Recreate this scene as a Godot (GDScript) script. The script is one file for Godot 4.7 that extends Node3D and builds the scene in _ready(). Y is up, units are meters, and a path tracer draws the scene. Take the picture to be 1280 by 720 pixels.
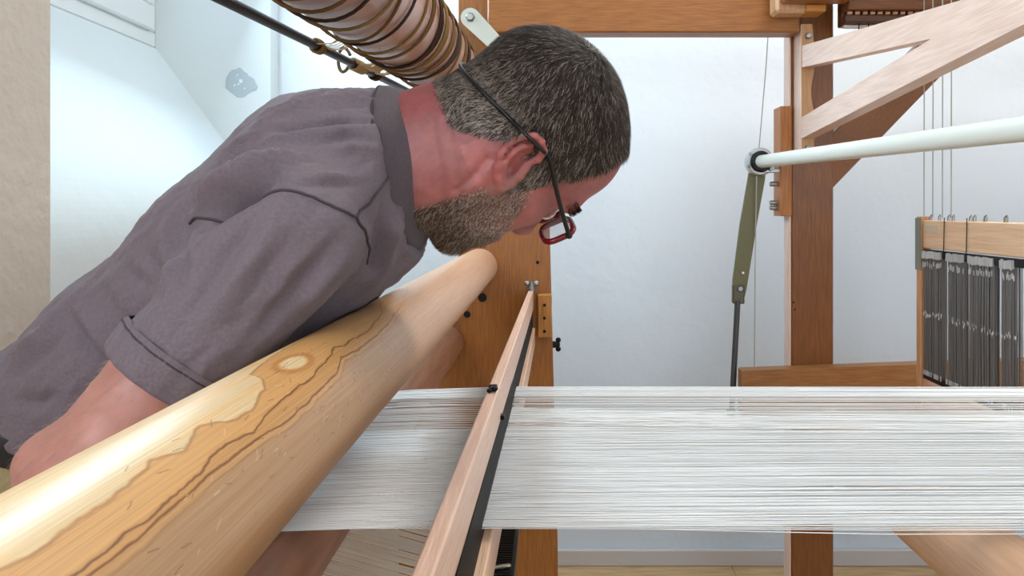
extends Node3D
# A weaver bends over the breast beam of a big hand loom in a whitewashed workshop.
# The camera stands in the loom's near side, at the height EYE, and looks along -Z, across the loom's width.

const FOC := 950.0
const VPX := 688.0
const VPY := 262.0
const EYE := 1.33

var rng := RandomNumberGenerator.new()
var taken := {}
var wood_cache := {}
var grain_tex: NoiseTexture2D
var grain_soft: NoiseTexture2D
var grain_bump: NoiseTexture2D
var plaster_bump: NoiseTexture2D

# ------------------------------------------------------------------ places
func P(px: float, py: float, d: float) -> Vector3:      # the point at depth d that a ray meets
	return Vector3((px - VPX) * d / FOC, EYE - (py - VPY) * d / FOC, -d)

func E(x: float, y: float, d: float) -> Vector3:        # x, height over the eye, depth
	return Vector3(x, EYE + y, -d)

# ------------------------------------------------------------------ nodes
func numbered(called: String) -> String:
	var n: int = taken.get(called, 0)
	taken[called] = n + 1
	return called if n == 0 else "%s_%03d" % [called, n]

func tag(o: Node3D, label: String, category: String, group := "") -> Node3D:
	o.set_meta("label", label)
	o.set_meta("category", category)
	if group:
		o.set_meta("group", group)
	return o

func thing(called: String, label: String, category: String, at: Vector3, group := "") -> Node3D:
	var o := Node3D.new()
	o.name = numbered(called)
	o.position = at
	add_child(o)
	tag(o, label, category, group)
	return o

func world_of(n: Node) -> Transform3D:
	var t := Transform3D()
	while n is Node3D and n != self:
		t = (n as Node3D).transform * t
		n = n.get_parent()
	return t

func part(called: String, mesh: Mesh, m: Material, parent: Node3D, xf := Transform3D()) -> MeshInstance3D:
	var o := MeshInstance3D.new()
	o.mesh = mesh
	o.material_override = m
	if parent == self:
		o.name = numbered(called)
		o.transform = xf
		add_child(o)
	else:
		o.name = called
		o.transform = world_of(parent).affine_inverse() * xf
		parent.add_child(o, true)
	return o

func struct(called: String, mesh: Mesh, m: Material) -> MeshInstance3D:
	var o := part(called, mesh, m, self)
	o.set_meta("kind", "structure")
	return o

func stuff(o: Node3D) -> Node3D:
	o.set_meta("kind", "stuff")
	return o

# ------------------------------------------------------------------ mesh helpers
func begin() -> SurfaceTool:
	var st := SurfaceTool.new()
	st.begin(Mesh.PRIMITIVE_TRIANGLES)
	return st

func tri(st: SurfaceTool, a: Vector3, b: Vector3, c: Vector3, n: Vector3) -> void:
	if (a - c).cross(a - b).dot(n) < 0.0:
		var t := b
		b = c
		c = t
	st.set_normal(n)
	st.add_vertex(a)
	st.set_normal(n)
	st.add_vertex(b)
	st.set_normal(n)
	st.add_vertex(c)

func quad(st: SurfaceTool, a: Vector3, b: Vector3, c: Vector3, d: Vector3, out: Vector3) -> void:
	var n := (a - c).cross(b - d)
	if n.length() < 1e-12:
		n = (a - c).cross(a - b)
	n = n.normalized()
	if n.dot(out) < 0.0:
		n = -n
	tri(st, a, b, c, n)
	tri(st, a, c, d, n)

func hexa(st: SurfaceTool, p: Array) -> void:           # eight corners: x fastest, then y, then z
	var mid := Vector3.ZERO
	for v in p:
		mid += v / 8.0
	for f in [[0, 1, 3, 2], [4, 5, 7, 6], [0, 1, 5, 4], [2, 3, 7, 6], [0, 2, 6, 4], [1, 3, 7, 5]]:
		var c: Vector3 = (p[f[0]] + p[f[1]] + p[f[2]] + p[f[3]]) / 4.0
		quad(st, p[f[0]], p[f[1]], p[f[2]], p[f[3]], c - mid)

func block(st: SurfaceTool, lo: Vector3, hi: Vector3) -> void:
	var p := []
	for z in [lo.z, hi.z]:
		for y in [lo.y, hi.y]:
			for x in [lo.x, hi.x]:
				p.append(Vector3(x, y, z))
	hexa(st, p)

func box(size: Vector3, bevel := 0.003, xf := Transform3D(), st: SurfaceTool = null) -> SurfaceTool:
	if st == null:
		st = begin()
	var h := size / 2.0
	var b: float = minf(bevel, minf(h.x, minf(h.y, h.z)) * 0.8)
	for ax in 3:
		var u := (ax + 1) % 3
		var v := (ax + 2) % 3
		for s in [-1.0, 1.0]:
			var q := []
			for k in [[-1, -1], [1, -1], [1, 1], [-1, 1]]:
				var p := Vector3.ZERO
				p[ax] = s * h[ax]
				p[u] = k[0] * (h[u] - b)
				p[v] = k[1] * (h[v] - b)
				q.append(xf * p)
			var n := Vector3.ZERO
			n[ax] = s
			quad(st, q[0], q[1], q[2], q[3], xf.basis * n)
		for s in [-1.0, 1.0]:
			for t in [-1.0, 1.0]:
				var q := []
				for k in [[0, -1], [0, 1], [1, 1], [1, -1]]:
					var p := Vector3.ZERO
					p[u] = s * (h[u] if k[0] == 0 else h[u] - b)
					p[v] = t * (h[v] - b if k[0] == 0 else h[v])
					p[ax] = k[1] * (h[ax] - b)
					q.append(xf * p)
				var n := Vector3.ZERO
				n[u] = s
				n[v] = t
				quad(st, q[0], q[1], q[2], q[3], xf.basis * n)
	for sx in [-1.0, 1.0]:
		for sy in [-1.0, 1.0]:
			for sz in [-1.0, 1.0]:
				var s := Vector3(sx, sy, sz)
				var a := xf * (Vector3(h.x, h.y - b, h.z - b) * s)
				var c := xf * (Vector3(h.x - b, h.y, h.z - b) * s)
				var d := xf * (Vector3(h.x - b, h.y - b, h.z) * s)
				tri(st, a, c, d, (xf.basis * s).normalized())
	return st

func span(lo: Vector3, hi: Vector3, bevel := 0.003, st: SurfaceTool = null) -> SurfaceTool:
	var a := Vector3(minf(lo.x, hi.x), minf(lo.y, hi.y), minf(lo.z, hi.z))
	var b := Vector3(maxf(lo.x, hi.x), maxf(lo.y, hi.y), maxf(lo.z, hi.z))
	return box(b - a, bevel, Transform3D(Basis(), (a + b) / 2.0), st)

func along(a: Vector3, b: Vector3, up := Vector3.UP) -> Transform3D:   # local z runs from a to b, origin in the middle
	var z := (b - a).normalized()
	var x := up.cross(z).normalized()
	return Transform3D(Basis(x, z.cross(x), z), (a + b) / 2.0)

func tube(st: SurfaceTool, pts: PackedVector3Array, radii: Variant, sides := 10, caps := true, closed := false) -> SurfaceTool:
	if st == null:
		st = begin()
	var n := pts.size()
	var frames := []
	var last := Vector3.ZERO
	var length := 0.0
	for i in n:
		var t: Vector3
		if closed:
			t = (pts[(i + 1) % n] - pts[(i + n - 1) % n]).normalized()
		else:
			t = (pts[mini(i + 1, n - 1)] - pts[maxi(i - 1, 0)]).normalized()
		var u := last - t * last.dot(t)
		if u.length() < 1e-4:
			u = t.cross(Vector3.UP if absf(t.y) < 0.9 else Vector3.RIGHT)
		u = u.normalized()
		last = u
		if i > 0:
			length += pts[i].distance_to(pts[i - 1])
		frames.append([pts[i], u, t.cross(u), radii[i] if radii is Array or radii is PackedFloat32Array else radii, length, t])
	var segs := n if closed else n - 1
	for i in segs:
		var f: Array = frames[i]
		var g: Array = frames[(i + 1) % n]
		for k in sides:
			var a0 := TAU * k / sides
			var a1 := TAU * (k + 1) / sides
			var n0: Vector3 = f[1] * cos(a0) + f[2] * sin(a0)
			var n1: Vector3 = f[1] * cos(a1) + f[2] * sin(a1)
			var m0: Vector3 = g[1] * cos(a0) + g[2] * sin(a0)
			var m1: Vector3 = g[1] * cos(a1) + g[2] * sin(a1)
			var c := [[f[0] + n0 * f[3], n0], [f[0] + n1 * f[3], n1], [g[0] + m1 * g[3], m1], [g[0] + m0 * g[3], m0]]
			var face: Vector3 = n0 + n1
			for q in [[0, 1, 2], [0, 2, 3]]:
				var o: Array = q
				var pa: Vector3 = c[q[0]][0]
				var pb: Vector3 = c[q[1]][0]
				var pc: Vector3 = c[q[2]][0]
				if (pa - pc).cross(pa - pb).dot(face) < 0.0:
					o = [q[0], q[2], q[1]]
				for w in o:
					st.set_normal(c[w][1])
					st.add_vertex(c[w][0])
	if caps and not closed:
		for e in [0, n - 1]:
			var f: Array = frames[e]
			var d: Vector3 = f[5] * (-1.0 if e == 0 else 1.0)
			for k in sides:
				var a0 := TAU * k / sides
				var a1 := TAU * (k + 1) / sides
				tri(st, f[0], f[0] + (f[1] * cos(a0) + f[2] * sin(a0)) * f[3], f[0] + (f[1] * cos(a1) + f[2] * sin(a1)) * f[3], d)
	return st

func rod(a: Vector3, b: Vector3, r: float, sides := 16, bevel := 0.0) -> SurfaceTool:
	if bevel > 0.0:
		var d := (b - a).normalized() * bevel
		return tube(null, PackedVector3Array([a, a + d, b - d, b]), [r - bevel, r, r, r - bevel], sides)
	return tube(null, PackedVector3Array([a, b]), r, sides)

func ball(st: SurfaceTool, c: Vector3, r: Vector3, basis := Basis(), rings := 8, sides := 12) -> SurfaceTool:
	if st == null:
		st = begin()
	for i in rings:
		for k in sides:
			var q := []
			for e in [[0, 0], [0, 1], [1, 1], [1, 0]]:
				var th: float = PI * (i + e[0]) / rings
				var ph: float = TAU * (k + e[1]) / sides
				var n := Vector3(sin(th) * cos(ph), cos(th), sin(th) * sin(ph))
				q.append([c + basis * (n * r), (basis * (n / r)).normalized()])
			for f in [[0, 1, 2], [0, 2, 3]]:
				var pa: Vector3 = q[f[0]][0]
				var pb: Vector3 = q[f[1]][0]
				var pc: Vector3 = q[f[2]][0]
				var o: Array = f
				if (pa - pc).cross(pa - pb).dot(q[f[0]][1] + q[f[1]][1] + q[f[2]][1]) < 0.0:
					o = [f[0], f[2], f[1]]
				for w in o:
					st.set_normal(q[w][1])
					st.add_vertex(q[w][0])
	return st

func extrude(st: SurfaceTool, poly: PackedVector2Array, o: Vector3, ax: Vector3, ay: Vector3, thick: Vector3) -> SurfaceTool:
	if st == null:
		st = begin()
	var idx := Geometry2D.triangulate_polygon(poly)
	var n := thick.normalized()
	for i in range(0, idx.size(), 3):
		var q := []
		for k in 3:
			q.append(o + ax * poly[idx[i + k]].x + ay * poly[idx[i + k]].y)
		tri(st, q[0], q[1], q[2], -n)
		tri(st, q[0] + thick, q[1] + thick, q[2] + thick, n)
	var s := -1.0 if Geometry2D.is_polygon_clockwise(poly) else 1.0
	for i in poly.size():
		var a := poly[i]
		var b := poly[(i + 1) % poly.size()]
		var e := (b - a).normalized()
		var out := (ax * e.y - ay * e.x) * s
		var p := o + ax * a.x + ay * a.y
		var r := o + ax * b.x + ay * b.y
		quad(st, p, r, r + thick, p + thick, out)
	return st

func ring_pts(c: Vector3, u: Vector3, v: Vector3, n: int) -> PackedVector3Array:
	var r := PackedVector3Array()
	for i in n:
		var a := TAU * i / n
		r.append(c + u * cos(a) + v * sin(a))
	return r

func bolt(c: Vector3, dir: Vector3, r: float, h: float, sides := 6) -> ArrayMesh:
	var d := dir.normalized()
	return tube(null, PackedVector3Array([c - d * 0.004, c + d * h * 0.8, c + d * h]), [r, r, r * 0.75], sides).commit()

# ------------------------------------------------------------------ materials
func mat(c: Color, rough := 0.7, metal := 0.0) -> StandardMaterial3D:
	var m := StandardMaterial3D.new()
	m.albedo_color = c
	m.roughness = rough
	m.metallic = metal
	return m

func noise(freq: float, octaves := 4, sd := 1) -> FastNoiseLite:
	var n := FastNoiseLite.new()
	n.noise_type = FastNoiseLite.TYPE_SIMPLEX_SMOOTH
	n.frequency = freq
	n.fractal_octaves = octaves
	n.seed = sd
	return n

func noise_tex(n: FastNoiseLite, lo: Color, hi: Color, size := 512) -> NoiseTexture2D:
	var t := NoiseTexture2D.new()
	t.width = size
	t.height = size
	t.seamless = true
	t.noise = n
	var g := Gradient.new()
	g.set_color(0, lo)
	g.set_color(1, hi)
	t.color_ramp = g
	return t

func wood(c: Color, axis: int, rough := 0.5, fine := 12.0, soft := false) -> StandardMaterial3D:
	var key := "%s %d %s %s %s" % [c, axis, rough, fine, soft]
	if wood_cache.has(key):
		return wood_cache[key]
	var m := mat(c, rough)
	m.albedo_texture = grain_soft if soft else grain_tex
	m.uv1_triplanar = true
	var s := Vector3(fine, fine, fine)
	s[axis] = fine * 0.07
	m.uv1_scale = s
	m.uv1_offset = Vector3(rng.randf(), rng.randf(), rng.randf())
	m.heightmap_enabled = true
	m.heightmap_texture = grain_bump
	m.heightmap_scale = 0.06
	wood_cache[key] = m
	return m

# ------------------------------------------------------------------ distance fields and surface nets
class Cone:
	var a: Vector3
	var ab: Vector3
	var ra: float
	var rb: float
	var inv: float
	var k: float
	var sub := false
	func _init(a_: Vector3, b_: Vector3, ra_: float, rb_: float, k_ := 0.01, sub_ := false):
		a = a_
		ab = b_ - a_
		ra = ra_
		rb = rb_
		k = k_
		sub = sub_
		inv = 1.0 / maxf(ab.length_squared(), 1e-12)
	func d(p: Vector3) -> float:
		var q := p - a
		var t := clampf(q.dot(ab) * inv, 0.0, 1.0)
		return (q - ab * t).length() - lerpf(ra, rb, t)

class Ell:
	var c: Vector3
	var X: Vector3
	var Y: Vector3
	var Z: Vector3
	var r: Vector3
	var k: float
	var sub := false
	func _init(c_: Vector3, b: Basis, r_: Vector3, k_ := 0.01, sub_ := false):
		c = c_
		X = b.x / r_.x
		Y = b.y / r_.y
		Z = b.z / r_.z
		r = r_
		k = k_
		sub = sub_
	func d(p: Vector3) -> float:
		var q := p - c
		var w := Vector3(q.dot(X), q.dot(Y), q.dot(Z))
		var k0 := w.length()
		if k0 < 0.05:
			return -minf(r.x, minf(r.y, r.z))
		return k0 * (k0 - 1.0) / (w / r).length()

class Slab:                                             # an elliptical limb: lateral half width A, half depth B
	var a: Vector3
	var ab: Vector3
	var T: Vector3
	var L: Vector3
	var D: Vector3
	var w0: Vector2
	var w1: Vector2
	var len: float
	var k: float
	var sub := false
	func _init(a_: Vector3, b_: Vector3, lat: Vector3, w0_: Vector2, w1_: Vector2, k_ := 0.04):
		a = a_
		ab = b_ - a_
		len = ab.length()
		T = ab / len
		L = (lat - T * lat.dot(T)).normalized()
		D = T.cross(L)
		w0 = w0_
		w1 = w1_
		k = k_
	func d(p: Vector3) -> float:
		var q := p - a
		var s := q.dot(T)
		var t := clampf(s / len, 0.0, 1.0)
		var w := w0.lerp(w1, t)
		var e := Vector3(q.dot(L) / w.x, q.dot(D) / w.y, (s - t * len) / w.y)
		var k0 := e.length()
		if k0 < 0.05:
			return -minf(w.x, w.y)
		return k0 * (k0 - 1.0) / Vector3(e.x / w.x, e.y / w.y, e.z / w.y).length()

func field(prims: Array, p: Vector3) -> float:
	var d := 1e3
	for q in prims:
		var e: float = q.d(p)
		var k: float = q.k
		if q.sub:
			e = -e
			var h := maxf(k - absf(d - e), 0.0) / k
			d = maxf(d, e) + h * h * k * 0.25
		else:
			var h := maxf(k - absf(d - e), 0.0) / k
			d = minf(d, e) - h * h * k * 0.25
	return d

func march(prims: Array, px: float, py: float, from := 0.45) -> Vector3:
	var eye := Vector3(0, EYE, 0)
	var dir := (P(px, py, 1.0) - eye).normalized()
	var t := from
	var best := 1e3
	var bt := t
	for i in 160:
		var d := field(prims, eye + dir * t)
		if absf(d) < best:
			best = absf(d)
			bt = t
		if d < 0.0006 or t > 1.6:
			break
		t += d * 0.7
	return eye + dir * bt

func net(prims: Array, lo: Vector3, hi: Vector3, h: float) -> Array:
	const B := 6
	var bx := int(ceil((hi.x - lo.x) / h / B))
	var by := int(ceil((hi.y - lo.y) / h / B))
	var bz := int(ceil((hi.z - lo.z) / h / B))
	var nx := bx * B + 1
	var ny := by * B + 1
	var nz := bz * B + 1
	var sy := nx
	var sz := nx * ny
	var vals := PackedFloat32Array()
	vals.resize(nx * ny * nz)
	vals.fill(1e9)
	var half := B * h * 0.8661
	var act := []
	for k in bz:
		for j in by:
			for i in bx:
				var c := lo + (Vector3(i, j, k) + Vector3(0.5, 0.5, 0.5)) * B * h
				var dm := 1e9
				var ds := []
				for q in prims:
					var e: float = q.d(c)
					ds.append(e)
					if not q.sub:
						dm = minf(dm, e)
				if dm > half * 1.15 + 0.02:
					continue
				var near := []
				for n in prims.size():
					if (ds[n] < half * 1.3 + 0.012) if prims[n].sub else (ds[n] < dm + 2.4 * half + prims[n].k):
						near.append(prims[n])
				if field(near, c) < -(half * 1.15 + 0.012):
					continue
				act.append(Vector3i(i, j, k))
				for z in range(k * B, k * B + B + 1):
					for y in range(j * B, j * B + B + 1):
						var at := z * sz + y * sy + i * B
						for x in range(i * B, i * B + B + 1):
							if vals[at] == 1e9:
								vals[at] = field(near, lo + Vector3(x, y, z) * h)
							at += 1
	var cell := PackedInt32Array()
	cell.resize(nx * ny * nz)
	cell.fill(-1)
	var verts := PackedVector3Array()
	var offs := [0, 1, sy, sy + 1, sz, sz + 1, sz + sy, sz + sy + 1]
	var corner := [Vector3(0, 0, 0), Vector3(1, 0, 0), Vector3(0, 1, 0), Vector3(1, 1, 0), Vector3(0, 0, 1), Vector3(1, 0, 1), Vector3(0, 1, 1), Vector3(1, 1, 1)]
	var edges := [[0, 1], [2, 3], [4, 5], [6, 7], [0, 2], [1, 3], [4, 6], [5, 7], [0, 4], [1, 5], [2, 6], [3, 7]]
	var crossed := PackedInt32Array()
	for b in act:
		for z in range(b.z * B, b.z * B + B):
			for y in range(b.y * B, b.y * B + B):
				for x in range(b.x * B, b.x * B + B):
					var at: int = z * sz + y * sy + x
					var inside := 0
					for o in 8:
						if vals[at + offs[o]] < 0.0:
							inside += 1
					if inside == 0 or inside == 8:
						continue
					var sum := Vector3.ZERO
					var n := 0
					for e in edges:
						var v0 := vals[at + offs[e[0]]]
						var v1 := vals[at + offs[e[1]]]
						if (v0 < 0.0) != (v1 < 0.0):
							sum += corner[e[0]].lerp(corner[e[1]], v0 / (v0 - v1))
							n += 1
					cell[at] = verts.size()
					verts.append(lo + (Vector3(x, y, z) + sum / n) * h)
					crossed.append(at)
	var idx := PackedInt32Array()
	for at in crossed:
		var v0 := vals[at]
		for ax in 3:
			var step: int = [1, sy, sz][ax]
			var o1: int = [sy, sz, 1][ax]
			var o2: int = [sz, 1, sy][ax]
			var v1 := vals[at + step]
			if (v0 < 0.0) == (v1 < 0.0) or at < o1 + o2:
				continue
			var a := cell[at]
			var b := cell[at - o1]
			var c := cell[at - o1 - o2]
			var d := cell[at - o2]
			if a < 0 or b < 0 or c < 0 or d < 0:
				continue
			if v0 < 0.0:
				idx.append_array([a, c, b, a, d, c])
			else:
				idx.append_array([a, b, c, a, c, d])
	return [verts, idx]

func normals_of(verts: PackedVector3Array, idx: PackedInt32Array) -> PackedVector3Array:
	var ns := PackedVector3Array()
	ns.resize(verts.size())
	for i in range(0, idx.size(), 3):
		var a := verts[idx[i]]
		var b := verts[idx[i + 1]]
		var c := verts[idx[i + 2]]
		var n := (a - c).cross(a - b)
		ns[idx[i]] += n
		ns[idx[i + 1]] += n
		ns[idx[i + 2]] += n
	for i in ns.size():
		ns[i] = ns[i].normalized()
	return ns

func loft(rings: Array, mid: Vector3) -> ArrayMesh:      # closed rings skinned in turn, smooth
	var v := PackedVector3Array()
	var x := PackedInt32Array()
	var n: int = rings[0].size()
	for r in rings:
		v.append_array(r)
	for k in rings.size() - 1:
		for i in n:
			var a := k * n + i
			var b := k * n + (i + 1) % n
			x.append_array([a, b, b + n, a, b + n, a + n])
	var away := 0.0
	var ns := normals_of(v, x)
	for i in n * 2:
		away += ns[i].dot(v[i] - mid)
	if away < 0.0:
		for i in range(0, x.size(), 3):
			var t := x[i + 1]
			x[i + 1] = x[i + 2]
			x[i + 2] = t
	return skin_mesh([flat_colors([v, x], Color.WHITE)])

func skin_mesh(parts: Array) -> ArrayMesh:              # [verts, idx, colours or null]
	var v := PackedVector3Array()
	var n := PackedVector3Array()
	var c := PackedColorArray()
	var x := PackedInt32Array()
	for p in parts:
		var base := v.size()
		v.append_array(p[0])
		n.append_array(normals_of(p[0], p[1]))
		c.append_array(p[2])
		for i in p[1]:
			x.append(i + base)
	var arr := []
	arr.resize(Mesh.ARRAY_MAX)
	arr[Mesh.ARRAY_VERTEX] = v
	arr[Mesh.ARRAY_NORMAL] = n
	arr[Mesh.ARRAY_COLOR] = c
	arr[Mesh.ARRAY_INDEX] = x
	var m := ArrayMesh.new()
	m.add_surface_from_arrays(Mesh.PRIMITIVE_TRIANGLES, arr)
	return m

# ------------------------------------------------------------------ the scene
func _ready() -> void:
	rng.seed = 7
	camera_and_light()
	grain_tex = noise_tex(noise(0.022, 4, 3), Color(0.80, 0.76, 0.72), Color(1, 1, 1))
	grain_soft = noise_tex(noise(0.02, 4, 13), Color(0.90, 0.87, 0.85), Color(1, 1, 1))
	grain_bump = noise_tex(noise(0.05, 3, 9), Color(0, 0, 0), Color(1, 1, 1))
	plaster_bump = noise_tex(noise(0.02, 5, 4), Color(0, 0, 0), Color(1, 1, 1))
	room()
	loom_frame()
	breast_beam()
	rollers()
	batten()
	harness()
	warp()
	weaver()

func camera_and_light() -> void:
	var cam := Camera3D.new()
	cam.name = "camera"
	cam.projection = Camera3D.PROJECTION_FRUSTUM
	cam.near = 0.05
	cam.far = 60.0
	cam.size = 720.0 / FOC * cam.near
	cam.frustum_offset = Vector2((640.0 - VPX) / FOC, -(360.0 - VPY) / FOC) * cam.near
	cam.position = Vector3(0, EYE, 0)
	add_child(cam)
	cam.current = true
	var env := Environment.new()
	env.background_mode = Environment.BG_SKY
	var sky := Sky.new()
	var sm := ProceduralSkyMaterial.new()
	sm.sky_top_color = Color(0.62, 0.78, 0.98)
	sm.sky_horizon_color = Color(0.9, 0.95, 1.0)
	sm.ground_bottom_color = Color(0.5, 0.5, 0.48)
	sm.ground_horizon_color = Color(0.8, 0.82, 0.82)
	sky.sky_material = sm
	env.sky = sky
	env.background_energy_multiplier = 4.8
	env.tonemap_mode = Environment.TONE_MAPPER_LINEAR
	env.tonemap_exposure = 1.10
	env.sdfgi_enabled = true
	env.ssao_enabled = true
	env.ssil_enabled = true
	var we := WorldEnvironment.new()
	we.name = "sky"
	we.environment = env
	add_child(we)
	# daylight: the sky's light where it enters by the left windows and an added front one
	daylight("window_daylight_near", Vector3(-1.22, 2.1, 1.1), Vector3(1, -0.35, -0.25), Vector2(1.5, 1.1), 5.5, Color(0.97, 0.985, 1.0))
	daylight("window_daylight_far", Vector3(-1.05, 2.40, -2.14), Vector3(1, -0.30, 0.12), Vector2(0.78, 0.5), 2.9, Color(0.84, 0.94, 1.0))
	daylight("added_fill_front", Vector3(1.3, 1.85, 2.15), Vector3(0, -0.1, -1), Vector2(1.7, 1.5), 0.6, Color(0.92, 0.97, 1.0))  # fill light of the added front window
	# added ceiling panels, out of view, that brighten the back wall
	for q in [["added_panel_light_back", Vector3(1.25, 3.02, -1.7), 3.6], ["added_panel_light_front", Vector3(1.25, 3.02, 0.6), 0.8]]:
		daylight(q[0], q[1], Vector3(0, -1, 0.0001), Vector2(1.15, 0.55), q[2], Color(1.0, 0.985, 0.965))

func daylight(called: String, at: Vector3, dir: Vector3, size: Vector2, energy: float, c: Color) -> void:
	var l := AreaLight3D.new()
	l.name = called
	l.area_size = size
	l.light_energy = energy
	l.light_color = c
	l.shadow_enabled = true
	l.area_range = 14.0
	l.area_attenuation = 2.0
	l.area_normalize_energy = true
	l.transform = Transform3D(Basis.looking_at(dir.normalized(), Vector3.UP), at)
	add_child(l)

# ------------------------------------------------------------------ the room
func plaster(c: Color, bump := 0.25, scale := 1.3) -> StandardMaterial3D:
	var m := mat(c, 0.92)
	m.uv1_triplanar = true
	m.uv1_world_triplanar = true
	m.uv1_scale = Vector3.ONE * scale
	m.heightmap_enabled = true
	m.heightmap_texture = plaster_bump
	m.heightmap_scale = bump
	return m

func room() -> void:
	var white := plaster(Color(0.85, 0.878, 0.90), 0.18)
	var XL := -1.02
	var XW := -1.36                                     # plane of the windows in the left wall
	var XO := -1.47
	var XR := 3.2
	var ZB := -2.85
	var ZF := 2.2
	var H := 3.1
	# floor: boards along x
	var st := begin()
	block(st, Vector3(XO, -0.1, ZB - 0.3), Vector3(XR + 0.3, -0.012, ZF + 0.3))
	var fl := struct("floor", st.commit(), mat(Color(0.25, 0.18, 0.12), 0.8))
	var fw := wood(Color(0.86, 0.72, 0.53), 0, 0.45, 6.0)
	var z := ZB
	while z < -0.9:
		var x := XL + rng.randf() * 0.5 - 0.5
		while x < XR:
			var x1 := minf(x + 1.3 + rng.randf() * 0.7, XR)
			part("plank", span(Vector3(maxf(x, XL) + 0.001, -0.012, z + 0.001), Vector3(x1 - 0.001, 0.0, z + 0.129), 0.0015).commit(), fw, fl)
			x = x1
		z += 0.13
	part("plank_field", span(Vector3(XL, -0.012, z), Vector3(XR, 0.0, ZF), 0.0015).commit(), fw, fl)
	st = begin()
	block(st, Vector3(XO, H, ZB - 0.3), Vector3(XR + 0.3, H + 0.2, ZF + 0.3))
	struct("ceiling", st.commit(), white)
	st = begin()
	block(st, Vector3(XO, 0, ZB - 0.3), Vector3(XR + 0.3, H, ZB))
	struct("wall_back", st.commit(), white)
	st = begin()
	block(st, Vector3(XR, 0, ZB), Vector3(XR + 0.3, H, ZF + 0.3))
	struct("wall_right", st.commit(), white)
	# front wall with an added, unseen window behind the camera for fill light
	st = begin()
	block(st, Vector3(XO, 0, ZF), Vector3(0.4, H, ZF + 0.3))
	block(st, Vector3(2.2, 0, ZF), Vector3(XR, H, ZF + 0.3))
	block(st, Vector3(0.4, 0, ZF), Vector3(2.2, 1.0, ZF + 0.3))
	block(st, Vector3(0.4, 2.65, ZF), Vector3(2.2, H, ZF + 0.3))
	struct("wall_front", st.commit(), white)
	# left wall: two deep window recesses, the far one with a steep sill and splayed sides
	st = begin()
	var wz := [-2.77, -1.55]                            # far recess at the room's face
	var gz := [-2.62, -1.72]                            # and at its window
	block(st, Vector3(XO, 0, ZB), Vector3(XL, 1.0, ZF))
	block(st, Vector3(XO, 1.0, -1.55), Vector3(XL, H, 0.25))
	block(st, Vector3(XO, 1.0, 1.95), Vector3(XL, H, ZF))
	block(st, Vector3(XO, 1.0, 0.25), Vector3(XL, 1.5, 1.95))
	block(st, Vector3(XO, 2.75, 0.25), Vector3(XL, H, 1.95))
	block(st, Vector3(XO, 2.80, wz[0]), Vector3(XL, H, wz[1]))
	var wl := struct("wall_left", st.commit(), plaster(Color(0.80, 0.76, 0.71), 0.35, 1.7))
	st = begin()
	block(st, Vector3(XO, 1.0, ZB), Vector3(XL, H, wz[0]))
	# steep sill with a rounded front edge
	var prof := [Vector2(XL, 1.0), Vector2(XL, 1.22)]
	for i in 17:                                        # eased from upright to the sill's slope
		var t := i / 16.0
		prof.append(Vector2(XL, 1.22).lerp(Vector2(XL, 1.35), t).lerp(Vector2(XL, 1.35).lerp(Vector2(XL - 0.085, 1.484), t), t))
	prof.append_array([Vector2(XW, 1.885), Vector2(XO, 1.885), Vector2(XO, 1.0)])
	extrude(st, PackedVector2Array(prof), Vector3(0, 0, wz[0]), Vector3.RIGHT, Vector3.UP, Vector3(0, 0, wz[1] - wz[0]))
	# splayed sides
	for s in [[wz[0], gz[0]], [wz[1], gz[1]]]:
		extrude(st, PackedVector2Array([Vector2(XL, s[0]), Vector2(XW, s[1]), Vector2(XO, s[1]), Vector2(XO, s[0])]), Vector3(0, 1.3, 0), Vector3.RIGHT, Vector3(0, 0, 1), Vector3(0, 1.5, 0))
	part("window_recess", st.commit(), plaster(Color(0.86, 0.90, 0.905), 0.12, 1.2), wl)
	# the bare spot in the plaster of the splayed side
	var o := Vector3(XL, 0, wz[0])
	var ax := Vector3(XW - XL, 0, gz[0] - wz[0]).normalized()
	var nn := Vector3(-ax.z, 0, ax.x)
	if nn.z < 0.0:
		nn = -nn
	var spot := PackedVector2Array()
	var sn := noise(0.45, 4, 5)
	for i in 36:
		var a := TAU * i / 36.0
		var r := 0.046 * (1.0 + 0.30 * sn.get_noise_2d(cos(a) * 2.0, sin(a) * 2.0)) * (1.12 if absf(a - PI) < 0.5 else 1.0)
		spot.append(Vector2(0.105 + r * cos(a) * 1.0, 1.785 + r * sin(a) * 1.05))
	var chip := part("bare_patch", extrude(null, spot, o + nn * 0.0005, ax, Vector3.UP, nn * 0.0015).commit(), mat(Color(0.70, 0.76, 0.78), 0.95), wl)
	for q in [[0.100, 1.792, 0.007], [0.088, 1.766, 0.003], [0.121, 1.775, 0.004], [0.112, 1.812, 0.003], [0.108, 1.780, 0.004]]:
		var fleck := PackedVector2Array()
		for i in 9:
			fleck.append(Vector2(q[0] + q[2] * cos(TAU * i / 9.0) * (0.7 + 0.5 * rng.randf()), q[1] + q[2] * sin(TAU * i / 9.0) * (0.7 + 0.5 * rng.randf())))
		part("fleck", extrude(null, fleck, o + nn * 0.002, ax, Vector3.UP, nn * 0.0008).commit(), mat(Color(0.88, 0.92, 0.93), 0.95), chip)
	chip.set_meta("label", "grey bare spot in the whitewash")
	# windows
	window(Vector3(XW, 1.885, -2.62), Vector3(0, 0, 0.90), 0.915, "window_1", Vector3(1, 0, 0))
	window(Vector3(XW, 1.5, 0.25), Vector3(0, 0, 1.70), 1.25, "window_2", Vector3(1, 0, 0))
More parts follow.
